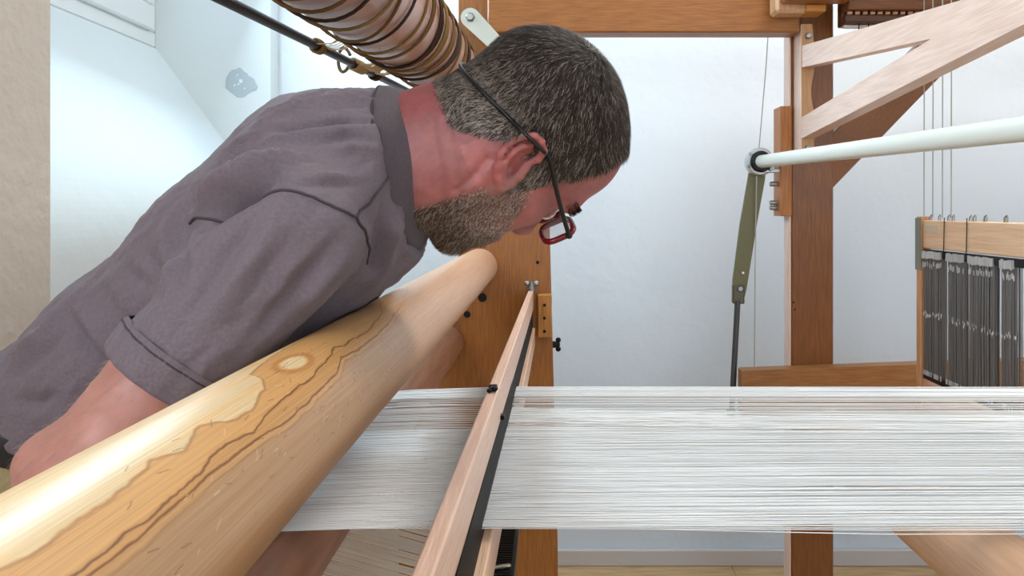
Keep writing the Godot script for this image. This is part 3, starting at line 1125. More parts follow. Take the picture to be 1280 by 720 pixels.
func harness() -> void:
	var steel := mat(Color(0.60, 0.60, 0.58), 0.3, 0.9)
	var dark := mat(Color(0.10, 0.095, 0.09), 0.4, 0.6)
	# white pipe and its lever
	var p1 := P(951, 202, 2.19)
	var p2 := P(1280, 161, 1.06)
	var dir := (p2 - p1).normalized()
	var pipe := thing("pipe_shaft", "off-white painted steel pipe running from the post out to the right edge of the picture", "pipe", p1)
	part("pipe", rod(p1 - dir * 0.03, p1 + dir * 2.2, 0.0185, 28, 0.001).commit(), mat(Color(0.86, 0.87, 0.83), 0.3), pipe)
	var fl := part("bearing_flange", tube(null, PackedVector3Array([p1 - dir * 0.03, p1 - dir * 0.026, p1 - dir * 0.006, p1]), [0.038, 0.041, 0.041, 0.037], 28).commit(), mat(Color(0.78, 0.79, 0.78), 0.35, 0.3), pipe)
	part("seal_ring", tube(null, PackedVector3Array([p1 - dir * 0.004, p1 + dir * 0.004, p1 + dir * 0.008]), [0.031, 0.031, 0.026], 28).commit(), mat(Color(0.05, 0.05, 0.05), 0.5), fl)
	for an in [0.4, 2.5, 3.5, 5.6]:
		part("bolt", bolt(p1 + Vector3(cos(an), sin(an), 0) * 0.036 - dir * 0.002, dir, 0.0055, 0.008), steel, fl)
	part("flange_ear", span(P(953, 211, 2.19) + Vector3(0, 0, -0.012), P(975, 216, 2.19), 0.002).commit(), steel, fl)
	# flat olive lever with a rod at its foot
	var lever := thing("lever_bar", "flat olive-green metal lever hanging from the pipe's end, grey rod at its foot", "lever", P(935, 300, 2.2))
	var lp := PackedVector2Array()
	for q in [[940, 205], [960, 207], [958, 225], [948, 280], [935, 362], [931, 378], [917, 378], [918, 350], [927, 280]]:
		var w := P(q[0], q[1], 2.2)
		lp.append(Vector2(w.x, w.y))
	part("flat_bar", extrude(null, lp, Vector3(0, 0, -2.215), Vector3.RIGHT, Vector3.UP, Vector3(0, 0, -0.010)).commit(), mat(Color(0.42, 0.40, 0.28), 0.45, 0.4), lever)
	part("bolt", bolt(P(928.5, 341, 2.215), Vector3.BACK, 0.004, 0.005, 10), mat(Color(0.9, 0.9, 0.85), 0.3, 0.8), lever)
	part("bolt", bolt(P(925, 361, 2.215), Vector3.BACK, 0.009, 0.006, 10), steel, lever)
	part("clevis", span(P(916.5, 356, 2.212), P(931, 380, 2.212) + Vector3(0, 0, -0.022), 0.003).commit(), mat(Color(0.36, 0.35, 0.28), 0.4, 0.6), lever)
	part("push_rod", rod(P(922, 376, 2.215), P(913, 545, 2.215), 0.0085, 14).commit(), mat(Color(0.34, 0.35, 0.36), 0.35, 0.7), lever)
	part("rod_eye", rod(P(914, 512, 2.20), P(913.5, 522, 2.20), 0.013, 12).commit(), dark, lever)
	var cord := PackedVector3Array([P(961, 30, 2.2), P(957, 90, 2.2), P(951, 160, 2.2), P(946, 215, 2.2), P(944, 320, 2.2), P(943, 462, 2.2), P(942, 560, 2.2)])
	tag(part("hanging_cord", tube(null, cord, 0.0016, 6).commit(), mat(Color(0.66, 0.66, 0.62), 0.8), self), "single thin grey cord hanging from the top beam past the pipe's bearing", "cord")
	# comb board with hooks beneath the top right
	var hb := thing("hook_board", "dark brown slotted board with a row of small wire hooks, overhead right of the post", "board", E(1.2, 0.56, 2.1))
	part("upper_board", span(E(0.80, 0.538, 2.04), E(1.78, 0.566, 2.10), 0.003).commit(), wood(Color(0.50, 0.31, 0.16), 0, 0.5), hb)
	part("back_board", span(E(0.80, 0.505, 2.085), E(1.78, 0.66, 2.12), 0.003).commit(), wood(Color(0.42, 0.25, 0.13), 0, 0.5), hb)
	part("lower_board", span(E(0.80, 0.508, 2.06), E(1.78, 0.529, 2.085), 0.003).commit(), wood(Color(0.36, 0.22, 0.13), 0, 0.5), hb)
	for i in 40:
		var x := 0.812 + i * 0.0205
		part("peg", rod(E(x - 0.006, 0.5335, 2.062), E(x + 0.006, 0.5335, 2.062), 0.0045, 8).commit(), wood(Color(0.80, 0.62, 0.50), 0), hb)
		if i % 2 == 0:
			part("slat", box(Vector3(0.009, 0.06, 0.006), 0.001, Transform3D(Basis(Vector3.BACK, -0.8), E(x, 0.590, 2.078))).commit(), wood(Color(0.56, 0.36, 0.20), 1), hb)
	for i in 14:
		var x := 0.842 + i * 0.0265
		var c := E(x, 0.492, 2.075)
		var hk := tube(null, PackedVector3Array([c + Vector3(0, 0.016, 0), c, c + Vector3(0.005, -0.006, 0), c + Vector3(0.004, -0.016, 0), c + Vector3(-0.004, -0.018, 0), c + Vector3(-0.006, -0.010, 0)]), 0.0016, 6)
		ball(hk, c + Vector3(0, -0.024, 0), Vector3(0.0045, 0.006, 0.003), Basis(), 6, 8)
		part("hook", hk.commit(), dark, hb)
	part("white_rail", span(E(0.805, 0.499, 2.085), E(1.78, 0.508, 2.10), 0.002).commit(), mat(Color(0.78, 0.76, 0.74), 0.5), hb)
	# heddle shaft
	var X := 0.983
	var hs := thing("heddle_shaft", "pine heddle shaft hung on thin cords at the right, filled with dark wire heddles", "heddle shaft", E(X, -0.28, 1.6))
	var pine := wood(Color(0.94, 0.79, 0.64), 2, 0.5, 5.0, true)
	var bar := part("top_bar", span(E(X, -0.028, 2.005), E(X + 0.024, -0.101, 1.02), 0.002).commit(), pine, hs)
	part("side_bar", span(E(X - 0.006, -0.018, 2.006), E(X + 0.022, -0.53, 2.03), 0.002).commit(), wood(Color(0.82, 0.61, 0.42), 1), hs)
	part("side_bar", span(E(X - 0.006, -0.018, 1.0), E(X + 0.022, -0.53, 1.019), 0.002).commit(), wood(Color(0.82, 0.61, 0.42), 1), hs)
	part("end_plate", span(E(X - 0.008, -0.022, 2.002), E(X - 0.0055, -0.16, 2.033), 0.001).commit(), mat(Color(0.55, 0.55, 0.50), 0.4, 0.6), bar)
	part("name_plate", span(E(X - 0.001, -0.040, 1.995), E(X + 0.002, -0.060, 1.935), 0.0005).commit(), mat(Color(0.80, 0.73, 0.62), 0.4), bar)
	part("bottom_bar", span(E(X, -0.455, 2.005), E(X + 0.024, -0.525, 1.02), 0.002).commit(), wood(Color(0.86, 0.68, 0.56), 2, 0.5, 5.0), hs)
	part("heddle_rod", span(E(X - 0.003, -0.104, 2.0), E(X + 0.012, -0.122, 1.02), 0.001).commit(), mat(Color(0.16, 0.15, 0.16), 0.35, 0.7), hs)
	part("heddle_rod", span(E(X - 0.003, -0.425, 2.0), E(X + 0.012, -0.443, 1.02), 0.001).commit(), mat(Color(0.16, 0.15, 0.16), 0.35, 0.7), hs)
	var wire := mat(Color(0.48, 0.465, 0.455), 0.36, 0.55)
	var eyes := mat(Color(0.80, 0.80, 0.79), 0.3, 0.45)
	for g in [[2.0, 1.905], [1.880, 1.80], [1.782, 1.680], [1.655, 1.605]]:
		var n := int((g[0] - g[1]) / 0.0024)
		var st := begin()
		var et := begin()
		for i in n:
			var d: float = lerpf(g[0], g[1], (i + 0.5) / n) + rng.randf_range(-0.001, 0.001)
			for layer in 3:
				var x := X + 0.001 + layer * 0.006 + rng.randf_range(-0.002, 0.002)
				var lean := rng.randf_range(-0.0018, 0.0018)
				tube(st, PackedVector3Array([E(x, -0.106, d), E(x + lean, -0.27 + rng.randf_range(-0.004, 0.004), d + lean), E(x, -0.432, d)]), 0.0010 + 0.0004 * rng.randf(), 4, false)
				if rng.randf() < 0.5:
					ball(et, E(x - 0.001, -0.272 + rng.randf_range(-0.007, 0.007), d), Vector3(0.0018, 0.0050, 0.0016), Basis(), 4, 5)
			box(Vector3(0.004, 0.018, 0.0022), 0.0003, Transform3D(Basis(), E(X - 0.0045, -0.118 + rng.randf_range(-0.002, 0.002), d)), et)
			if rng.randf() < 0.45:
				box(Vector3(0.002, 0.012, 0.0022), 0.0003, Transform3D(Basis(), E(X - 0.0028, -0.142 + rng.randf_range(-0.006, 0.003), d)), et)
			if rng.randf() < 0.4:
				box(Vector3(0.003, 0.012, 0.002), 0.0003, Transform3D(Basis(), E(X - 0.0045, -0.425, d)), et)
		var hd := part("heddles", st.commit(), wire, hs)
		stuff(hd)
		stuff(part("heddle_eyes", et.commit(), eyes, hd))
	for d in [1.905 - 0.012, 1.79]:
		part("tie_wire", tube(null, PackedVector3Array([E(X - 0.002, -0.02, d), E(X - 0.003, -0.07, d), E(X - 0.004, -0.125, d)]), 0.0011, 6).commit(), dark, bar)
	for d in [1.985, 1.958, 1.912, 1.872, 1.80, 1.785, 1.745, 1.735, 1.67, 1.655]:
		var c := E(X + 0.006 + rng.randf() * 0.012, -0.028, d)
		part("hook", tube(null, PackedVector3Array([c + Vector3(0, -0.002, 0), c + Vector3(0, 0.010, 0.001), c + Vector3(0.002, 0.015, 0.006), c + Vector3(0, 0.010, 0.011), c + Vector3(0, -0.002, 0.010)]), 0.0014, 6).commit(), steel, bar)
	var cords := ["first", "second", "third", "fourth"]
	for i in 4:
		var px: float = [1155.0, 1166.0, 1178.0, 1189.0][i]
		var x := X + 0.010
		var d := x * FOC / (px - VPX)
		var c := tube(null, PackedVector3Array([E(x, -0.02, d), E(x + 0.0006, 0.3, d), E(x, 0.83, d)]), 0.0014, 6).commit()
		tag(part("lifting_cord", c, mat(Color(0.62, 0.62, 0.58), 0.7), self), "thin grey lifting cord rising from the heddle shaft, %s from the left of the four" % cords[i], "cord", "lifting cords of the heddle shaft")

func warp() -> void:
	# hundreds of fine threads from the cloth roller through the reed to the heddles
	var st := begin()
	var th := func(s: SurfaceTool, pts: PackedVector3Array, r: float) -> void:
		tube(s, pts, r, 4, false)
	var x0 := -0.30
	var xr := -0.078
	var x1 := 1.75
	var n := 380
	for i in n:
		var s := (i + 0.5) / n
		var d := lerpf(0.790, 1.272, s) + rng.randf_range(-0.0011, 0.0011)
		if s > 0.74 and (i % 5 in [1, 2, 4] or rng.randf() < 0.15):
			continue
		var lift := (-0.004 if i % 2 == 0 else 0.004) + rng.randf_range(-0.0015, 0.0015)
		var e := maxf(d + rng.randf_range(-0.010, 0.010) + 0.022 * (0.5 - s), 0.80)
		var y0 := -0.3345 - 0.0005 * rng.randf()
		th.call(st, PackedVector3Array([E(x0, y0, d), E(-0.2, -0.3315, d + 0.0004), E(xr, -0.330 + lift * 0.3, d), E(0.35, -0.330 + lift, lerpf(d, e, 0.3)), E(x1, -0.327 + lift * 0.6, e)]), 0.00038 + 0.00014 * rng.randf())
	# from the reed on more threads fill the sheet
	for i in 330:
		var s := rng.randf()
		if s > 0.70 and rng.randf() < 0.72:
			continue
		var d := lerpf(0.793, 1.268, s)
		var e := maxf(d + rng.randf_range(-0.03, 0.03) + 0.016 * (0.5 - s), 0.80)
		var lift := rng.randf_range(-0.010, 0.002)
		th.call(st, PackedVector3Array([E(xr, -0.332, d), E(0.35, -0.332 + lift, lerpf(d, e, 0.3)), E(x1, -0.330 + lift, e)]), 0.00052)
	# ends that fan out from the far side
	for i in 70:
		var d := lerpf(1.15, 1.272, sqrt(rng.randf()))
		var e := d - rng.randf_range(0.03, 0.13)
		th.call(st, PackedVector3Array([E(xr, -0.331, d), E(0.35, -0.331, lerpf(d, e, 0.45)), E(x1, -0.331, e)]), 0.00050)
	# thick band along the far edge
	for i in 130:
		var d := lerpf(1.330, 1.392, rng.randf()) if i < 118 else lerpf(1.275, 1.33, rng.randf())
		var y := rng.randf_range(-0.004, 0.003)
		th.call(st, PackedVector3Array([E(x0, -0.3345, d), E(-0.25, -0.331 + y * 0.3, d), E(xr, -0.327 + y, d), E(0.4, -0.328 + y, d + 0.003), E(x1, -0.330 + y, d + rng.randf_range(-0.012, 0.012))]), 0.00062)
	var w := tag(part("warp_threads", st.commit(), mat(Color(0.88, 0.88, 0.87), 0.75), self), "sheet of fine white warp threads stretched from the beam to the heddles at the right", "threads")
	stuff(w)
	# lower sheet running down from the cloth roller
	st = begin()
	for i in 150:
		var d := lerpf(0.80, 1.36, (i + rng.randf()) / 150.0)
		th.call(st, PackedVector3Array([E(-0.262, -0.418, d), E(-0.15, -0.449, d + rng.randf_range(-0.004, 0.004)), E(-0.088, -0.466, d + rng.randf_range(-0.004, 0.004))]), 0.0013)
	stuff(tag(part("lower_threads", st.commit(), mat(Color(0.86, 0.81, 0.75), 0.8), self), "second sheet of cream threads sloping down under the white warp, left of the batten", "threads"))

# ------------------------------------------------------------------ the weaver
class Half:                                             # everything behind this plane goes
	var o: Vector3
	var n: Vector3
	var k: float
	var sub := true
	func _init(o_: Vector3, n_: Vector3, k_ := 0.004):
		o = o_
		n = n_.normalized()
		k = k_
	func d(p: Vector3) -> float:
		return (p - o).dot(n)

class Plug:                                             # a capped cylinder
	var a: Vector3
	var t: Vector3
	var len: float
	var r: float
	var k: float
	var sub: bool
	func _init(a_: Vector3, b_: Vector3, r_: float, k_: float, sub_: bool):
		a = a_
		t = (b_ - a_).normalized()
		len = (b_ - a_).length()
		r = r_
		k = k_
		sub = sub_
	func d(p: Vector3) -> float:
		var q := p - a
		var s := q.dot(t)
		return maxf((q - t * s).length() - r, maxf(-s, s - len))

var HO: Vector3
var HF := Vector3(0.356, -0.84, -0.407).normalized()
var HU: Vector3
var HR: Vector3
const ZC := 0.88                                        # depth of the man's middle

func Hd(f: float, u: float, r: float) -> Vector3:
	return HO + HF * f + HU * u + HR * r

func to_head(p: Vector3) -> Vector3:
	var q := p - HO
	return Vector3(q.dot(HF), q.dot(HU), q.dot(HR))

func mirrored(v: Vector3) -> Vector3:
	return Vector3(v.x, v.y, -2.0 * ZC - v.z)

func smin_mask(x: float, a: float, b: float) -> float:
	return smoothstep(a, b, x)

func hair_mask(h: Vector3) -> float:
	var f := h.x
	var u := h.y
	var m: float
	if f < -0.03:
		var low := lerpf(0.0, -0.043, clampf((-0.03 - f) / 0.03, 0.0, 1.0))
		m = smoothstep(low - 0.006, low + 0.010, u)
	elif f < 0.012:
		m = smoothstep(0.010, 0.020, u)
	else:
		var fb := 0.034 + clampf(u - 0.036, -0.1, 0.075) * 0.16
		m = maxf(smoothstep(fb + 0.006, fb - 0.004, f) * smoothstep(-0.004, 0.012, u), smoothstep(0.112, 0.124, u))
		m = maxf(m, smoothstep(0.034, 0.028, f) * smoothstep(-0.02, -0.01, u) * smoothstep(0.012, 0.018, f))
	return m

func beard_mask(h: Vector3) -> float:
	var f := h.x
	var u := h.y
	var top := 0.018 - 1.05 * (f - 0.026)
	var m := smoothstep(top + 0.004, top - 0.008, u) * smoothstep(0.004, 0.016, f)
	if f > 0.085 and u > -0.078 and absf(h.z) < 0.028:   # mouth and nose stay bare
		m *= smoothstep(-0.036, -0.044, u) * (1.0 - smoothstep(0.012, 0.004, absf(u + 0.062)))
	return m * smoothstep(-0.16, -0.13, u)

func head_prims() -> Array:
	var B := Basis(HF, HU, HR)
	var a := []
	a.append(Ell.new(Hd(-0.010, 0.060, 0), B, Vector3(0.093, 0.081, 0.074), 0.02))
	a.append(Ell.new(Hd(-0.045, 0.045, 0), B, Vector3(0.060, 0.062, 0.066), 0.03))
	a.append(Ell.new(Hd(0.042, 0.062, 0), B, Vector3(0.048, 0.056, 0.060), 0.03))
	a.append(Cone.new(Hd(0.080, 0.036, -0.034), Hd(0.080, 0.036, 0.034), 0.0135, 0.0135, 0.022))
	a.append(Ell.new(Hd(0.038, -0.020, 0), B, Vector3(0.050, 0.070, 0.056), 0.03))
	for s in [-1.0, 1.0]:
		a.append(Ell.new(Hd(0.010, -0.005, 0.050 * s), B, Vector3(0.040, 0.040, 0.022), 0.02))
		a.append(Ell.new(Hd(0.060, -0.006, 0.043 * s), B, Vector3(0.024, 0.020, 0.020), 0.022))
		a.append(Cone.new(Hd(0.004, -0.048, 0.052 * s), Hd(0.066, -0.098, 0.020 * s), 0.017, 0.018, 0.03))
		a.append(Cone.new(Hd(0.002, -0.010, 0.056 * s), Hd(0.006, -0.050, 0.052 * s), 0.014, 0.016, 0.02))
		a.append(Ell.new(Hd(0.060, -0.050, 0.030 * s), B, Vector3(0.026, 0.034, 0.024), 0.02))
	a.append(Ell.new(Hd(0.074, -0.100, 0), B, Vector3(0.021, 0.019, 0.026), 0.02))
	a.append(Ell.new(Hd(0.070, -0.062, 0), B, Vector3(0.028, 0.030, 0.032), 0.02))
	a.append(Cone.new(Hd(0.084, 0.024, 0), Hd(0.101, -0.018, 0), 0.009, 0.011, 0.014))
	a.append(Ell.new(Hd(0.102, -0.022, 0), B, Vector3(0.011, 0.011, 0.012), 0.008))
	for s in [-1.0, 1.0]:
		a.append(Ell.new(Hd(0.092, -0.027, 0.013 * s), B, Vector3(0.013, 0.009, 0.008), 0.007))
	a.append(Cone.new(Hd(0.094, -0.055, -0.017), Hd(0.094, -0.055, 0.017), 0.0062, 0.0062, 0.008))
	a.append(Cone.new(Hd(0.092, -0.068, -0.015), Hd(0.092, -0.068, 0.015), 0.0072, 0.0072, 0.008))
	for s in [-1.0, 1.0]:
		a.append(Ell.new(Hd(0.096, 0.012, 0.034 * s), B, Vector3(0.020, 0.014, 0.019), 0.012, true))
		a.append(Ell.new(Hd(0.078, 0.012, 0.032 * s), B, Vector3(0.013, 0.0125, 0.0135), 0.003))
	# neck
	a.append(Cone.new(P(470, 205, ZC), Hd(-0.036, -0.020, 0), 0.068, 0.060, 0.03))
	a.append(Cone.new(Hd(-0.01, -0.03, 0.03), P(520, 235, ZC - 0.03), 0.040, 0.045, 0.03))
	a.append(Cone.new(Hd(-0.01, -0.03, -0.03), P(520, 235, ZC + 0.03), 0.040, 0.045, 0.03))
	# creases of the bent neck behind the jaw
	# ears
	for s in [-1.0, 1.0]:
		var ear := func(x: float, y: float, out: float) -> Vector3:   # x up the ear, y to its back edge
			var up := Vector2(0.88, -0.475)                            # in (u, f)
			var back := Vector2(-0.475, -0.88)
			var q := up * (x * 1.04) + back * y
			return Hd(q.y - 0.001, q.x + 0.003, (0.070 + out) * s)
		var rim := [[0.004, -0.006, 0.003], [0.016, -0.015, 0.006], [0.027, -0.012, 0.011], [0.0335, -0.002, 0.015], [0.034, 0.008, 0.018], [0.028, 0.018, 0.021], [0.016, 0.0245, 0.022], [0.000, 0.0235, 0.020], [-0.013, 0.017, 0.016], [-0.022, 0.008, 0.012]]
		var gut := [[0.0285, 0.005, 0.018], [0.024, 0.0145, 0.021], [0.012, 0.0205, 0.0225], [-0.002, 0.019, 0.020]]
		for i in rim.size() - 1:
			a.append(Cone.new(ear.call(rim[i][0], rim[i][1], rim[i][2]), ear.call(rim[i + 1][0], rim[i + 1][1], rim[i + 1][2]), 0.0038, 0.0038, 0.004))
		a.append(Cone.new(ear.call(-0.022, 0.007, 0.012), ear.call(-0.029, -0.003, 0.007), 0.0052, 0.0050, 0.006))
		a.append(Cone.new(ear.call(-0.029, -0.003, 0.007), ear.call(-0.021, -0.010, 0.003), 0.0048, 0.0045, 0.006))
		# back plate of the shell
		a.append(Cone.new(ear.call(0.020, 0.0, 0.003), ear.call(0.016, 0.017, 0.010), 0.0060, 0.0045, 0.005))
		a.append(Cone.new(ear.call(0.006, 0.004, 0.001), ear.call(0.002, 0.017, 0.009), 0.0070, 0.0045, 0.005))
		a.append(Cone.new(ear.call(-0.010, 0.003, 0.003), ear.call(-0.014, 0.008, 0.009), 0.0065, 0.005, 0.006))
		# inner fold
		var fold := [[0.024, 0.002, 0.012], [0.020, 0.011, 0.018], [0.008, 0.016, 0.020], [-0.006, 0.014, 0.018], [-0.016, 0.006, 0.013]]
		for i in fold.size() - 1:
			a.append(Cone.new(ear.call(fold[i][0], fold[i][1], fold[i][2]), ear.call(fold[i + 1][0], fold[i + 1][1], fold[i + 1][2]), 0.0034, 0.0034, 0.004))
		a.append(Cone.new(ear.call(0.004, 0.002, 0.012), ear.call(-0.009, 0.001, 0.008), 0.0090, 0.0075, 0.003, true))
		a.append(Cone.new(ear.call(0.021, -0.007, 0.014), ear.call(0.0285, 0.005, 0.018), 0.0036, 0.0032, 0.002, true))
		for i in gut.size() - 1:
			a.append(Cone.new(ear.call(gut[i][0], gut[i][1], gut[i][2]), ear.call(gut[i + 1][0], gut[i + 1][1], gut[i + 1][2]), 0.0024, 0.0022, 0.002, true))
		a.append(Cone.new(ear.call(0.003, -0.011, 0.004), ear.call(-0.008, -0.012, 0.004), 0.0045, 0.0055, 0.006))
	return a

func hand_prims(w: Vector3, dir: Vector3, palm: Vector3, thumb: Vector3) -> Array:
	# wrist, direction of the fingers, the way the palm faces, the side of the thumb
	var a := []
	var d := dir.normalized()
	var t := (thumb - d * thumb.dot(d)).normalized()
	var n := (palm - d * palm.dot(d)).normalized()
	a.append(Cone.new(w - d * 0.03, w + d * 0.01, 0.027, 0.026, 0.01))
	for q in [[0.026, 0.0], [0.009, 0.0], [-0.008, 0.002], [-0.024, 0.004]]:
		a.append(Cone.new(w + d * 0.01 + t * q[0] * 0.6, w + d * 0.088 + t * q[0] - n * q[1], 0.015, 0.012, 0.012))
	var fl := [[0.026, 0.075], [0.009, 0.083], [-0.008, 0.077], [-0.024, 0.060]]
	for q in fl:
		var p: Vector3 = w + d * 0.09 + t * q[0]
		var dd := d
		for k in 3:
			dd = (dd * cos(0.38) + n * sin(0.38)).normalized()
			var e: Vector3 = p + dd * q[1] * [0.45, 0.30, 0.25][k]
			a.append(Cone.new(p, e, 0.0092 - 0.001 * k, 0.0086 - 0.001 * k, 0.003))
			p = e
	var p0 := w + d * 0.025 + t * 0.022 + n * 0.006
	var p1 := p0 + (d * 0.6 + t * 0.7 + n * 0.35).normalized() * 0.042
	var p2 := p1 + (d * 0.85 + t * 0.35 + n * 0.4).normalized() * 0.034
	var p3 := p2 + (d * 0.9 + t * 0.05 + n * 0.45).normalized() * 0.026
	a.append(Cone.new(p0, p1, 0.017, 0.0115, 0.01))
	a.append(Cone.new(p1, p2, 0.011, 0.010, 0.004))
	a.append(Cone.new(p2, p3, 0.010, 0.0085, 0.004))
	return a

func bounds(prims: Array, pad: float) -> Array:
	var lo := Vector3.ONE * 1e3
	var hi := -lo
	for q in prims:
		if q is Cone:
			for e in [[q.a, q.ra], [q.a + q.ab, q.rb]]:
				lo = lo.min(e[0] - Vector3.ONE * e[1])
				hi = hi.max(e[0] + Vector3.ONE * e[1])
		elif q is Slab:
			for e in [[q.a, q.w0], [q.a + q.ab, q.w1]]:
				var r: float = maxf(e[1].x, e[1].y)
				lo = lo.min(e[0] - Vector3.ONE * r)
				hi = hi.max(e[0] + Vector3.ONE * r)
		elif q is Ell and not q.sub:
			var r: float = maxf(q.r.x, maxf(q.r.y, q.r.z))
			lo = lo.min(q.c - Vector3.ONE * r)
			hi = hi.max(q.c + Vector3.ONE * r)
	return [lo - Vector3.ONE * pad, hi + Vector3.ONE * pad]

func netted(prims: Array, h: float) -> Array:
	var b := bounds(prims, h * 2.0)
	return net(prims, b[0], b[1], h)

func flat_colors(n: Array, c: Color) -> Array:
	var cs := PackedColorArray()
	cs.resize(n[0].size())
	cs.fill(c)
	return [n[0], n[1], cs]

func torso(shrink: float) -> Array:
	var lat := Vector3(0, 0, 1)
	var c := [P(-40, 655, ZC), P(66, 566, ZC), P(200, 452, ZC), P(330, 324, ZC), P(428, 240, ZC), P(500, 199, ZC)]
	var w := [Vector2(0.170, 0.120), Vector2(0.158, 0.112), Vector2(0.162, 0.113), Vector2(0.176, 0.110), Vector2(0.165, 0.115), Vector2(0.088, 0.080)]
	var a := []
	for i in 5:
		a.append(Slab.new(c[i], c[i + 1], lat, w[i] - Vector2.ONE * shrink, w[i + 1] - Vector2.ONE * shrink, 0.03))
	return a

func weaver() -> void:
	HU = (Vector3(0.92, 0.39, 0) - HF * Vector3(0.92, 0.39, 0).dot(HF)).normalized()
	HR = HF.cross(HU).normalized()
	HO = P(643, 205, 0.80) - HR * 0.072
	var man := thing("person", "greying bearded man in a grey-brown T-shirt and red glasses bending low over the beam", "person", Vector3(-0.66, 0, -ZC))
	var shoulder := P(362, 290, 0.705)
	var elbow := P(110, 590, 0.64)
	var wrist := E(-0.37, -0.455, 0.60)
	var cuff := P(203, 474, 0.672)
	var arm := (elbow - shoulder).normalized()
	cuff = shoulder + arm * (cuff - shoulder).dot(arm)

	# ---- body: one skin, finer where it shows
	var skin := Color(0.56, 0.27, 0.205)
	var body := torso(0.024)
	for m in [false, true]:
		var s := mirrored(shoulder) if m else shoulder
		var e := mirrored(elbow) if m else elbow
		var w := mirrored(wrist) if m else wrist
		body.append(Cone.new(s, e, 0.046, 0.040, 0.02))
		body.append(Cone.new(e, e.lerp(w, 0.3), 0.0415, 0.044, 0.015))
		body.append(Cone.new(e.lerp(w, 0.3), w, 0.044, 0.027, 0.015))
	body.append(Cone.new(P(470, 205, ZC), Hd(-0.036, -0.020, 0), 0.056, 0.050, 0.03))
	var pieces := [flat_colors(netted(body, 0.014), Color(0.42, 0.17, 0.13))]
	var fine := [Cone.new(shoulder.lerp(elbow, 0.45), elbow, 0.049, 0.0425, 0.02), Cone.new(elbow, elbow.lerp(wrist, 0.3), 0.042, 0.0445, 0.018), Cone.new(elbow.lerp(wrist, 0.3), wrist, 0.0445, 0.0275, 0.015), Cone.new(elbow + Vector3(-0.028, 0.008, 0.006), elbow + Vector3(-0.025, -0.012, 0.008), 0.026, 0.025, 0.018), Cone.new(elbow + Vector3(0.03, 0.03, 0.02), elbow + Vector3(0.012, -0.04, 0.02), 0.026, 0.028, 0.03)]
	var fn := netted(fine, 0.0055)
	var cn := noise(30.0, 3, 51)
	var cs := PackedColorArray()
	var near_v := PackedVector3Array()
	for v in fn[0]:
		var k := cn.get_noise_3dv(v)
		var k2 := cn.get_noise_3dv(v * 4.0)
		cs.append(Color(0.45, 0.200, 0.158) * (1.0 + 0.16 * k + 0.08 * k2))
	var fnn := normals_of(fn[0], fn[1])
	for i in fn[0].size():
		near_v.append(fn[0][i] + fnn[i] * (cn.get_noise_3dv(fn[0][i] * 2.2) * 0.0012))
	pieces.append([near_v, fn[1], cs])
	var ah := begin()
	for i in range(0, fn[1].size(), 3):
		if rng.randf() < 0.22:
			var p: Vector3 = near_v[fn[1][i]]
			if (p - cuff).dot(arm) < 0.005:
				continue
			var nn: Vector3 = fnn[fn[1][i]]
			var tt: Vector3 = (arm + Vector3(rng.randf_range(-0.5, 0.5), rng.randf_range(-0.5, 0.5), rng.randf_range(-0.5, 0.5)))
			tt = (tt - nn * tt.dot(nn)).normalized()
			strand(ah, p, (tt * 0.8 + nn * 0.5).normalized(), nn, rng.randf_range(0.006, 0.013), 0.00035, Color(0.45, 0.28, 0.19))
	for m in [false, true]:
		var w := mirrored(wrist) if m else wrist
		var hp := hand_prims(w, Vector3(0.10, -1.0, 0.05), Vector3(0.9, 0.1, -0.3 if not m else 0.3), Vector3(0.4, 0.0, -0.9 if not m else 0.9))
		pieces.append(flat_colors(netted(hp, 0.0032), Color(0.50, 0.25, 0.19)))
	# head
	var hp := head_prims()
	var hb := [HO - Vector3.ONE * 0.168, HO + Vector3.ONE * 0.168]
	hb[0].x = HO.x - 0.172
	var hn := net(hp, hb[0], hb[1], 0.0024)
	var creases := []
	for q in [[-3.2, 5.0, [[570, 238], [585, 228], [597, 216], [608, 200]]], [2.0, 6.0, [[584, 238], [600, 226], [612, 212]]], [-1.0, 6.0, [[538, 150], [546, 190], [552, 225], [556, 252]]], [-0.8, 5.0, [[556, 150], [566, 190], [570, 225]]], [-1.8, 4.0, [[652, 268], [640, 276], [625, 280]]]]:
		var pts := []
		for w in q[2]:
			pts.append(march(hp, w[0], w[1], 0.6))
		creases.append([q[0] * 0.001, q[1] * 0.001, pts])
	var hnn := normals_of(hn[0], hn[1])
	var moved := PackedVector3Array()
	for i in hn[0].size():
		var p: Vector3 = hn[0][i]
		var disp := 0.0
		for l in creases:
			if p.distance_to(l[2][1]) > 0.08:
				continue
			var best := 1e3
			for k in l[2].size() - 1:
				var g := Geometry3D.get_closest_point_to_segment(p, l[2][k], l[2][k + 1])
				best = minf(best, g.distance_to(p))
			disp += l[0] * exp(-best * best / (l[1] * l[1]))
		moved.append(p + hnn[i] * disp)
	hn[0] = moved
	cs = PackedColorArray()
	for v in hn[0]:
		var h := to_head(v)
		var k := cn.get_noise_3dv(v * 1.5)
		var k2 := cn.get_noise_3dv(v * 5.0)
		var c := Color(0.33, 0.112, 0.098)
		c = c.lerp(Color(0.315, 0.092, 0.086), smoothstep(0.02, -0.06, h.x) * smoothstep(0.03, -0.04, h.y))   # weathered neck
		var is_ear := absf(h.z) > 0.0745 and absf(h.x) < 0.034 and absf(h.y - 0.003) < 0.042
		if absf(h.z) > 0.066 and absf(h.x) < 0.04 and absf(h.y) < 0.045:
			c = Color(0.40, 0.125, 0.115)
		c = c * (1.0 + 0.22 * k + 0.12 * k2)
		if not is_ear:
			c = c.lerp(Color(0.12, 0.085, 0.070), hair_mask(h) * 0.85)
		c = c.lerp(Color(0.26, 0.14, 0.11), beard_mask(h) * 0.55)
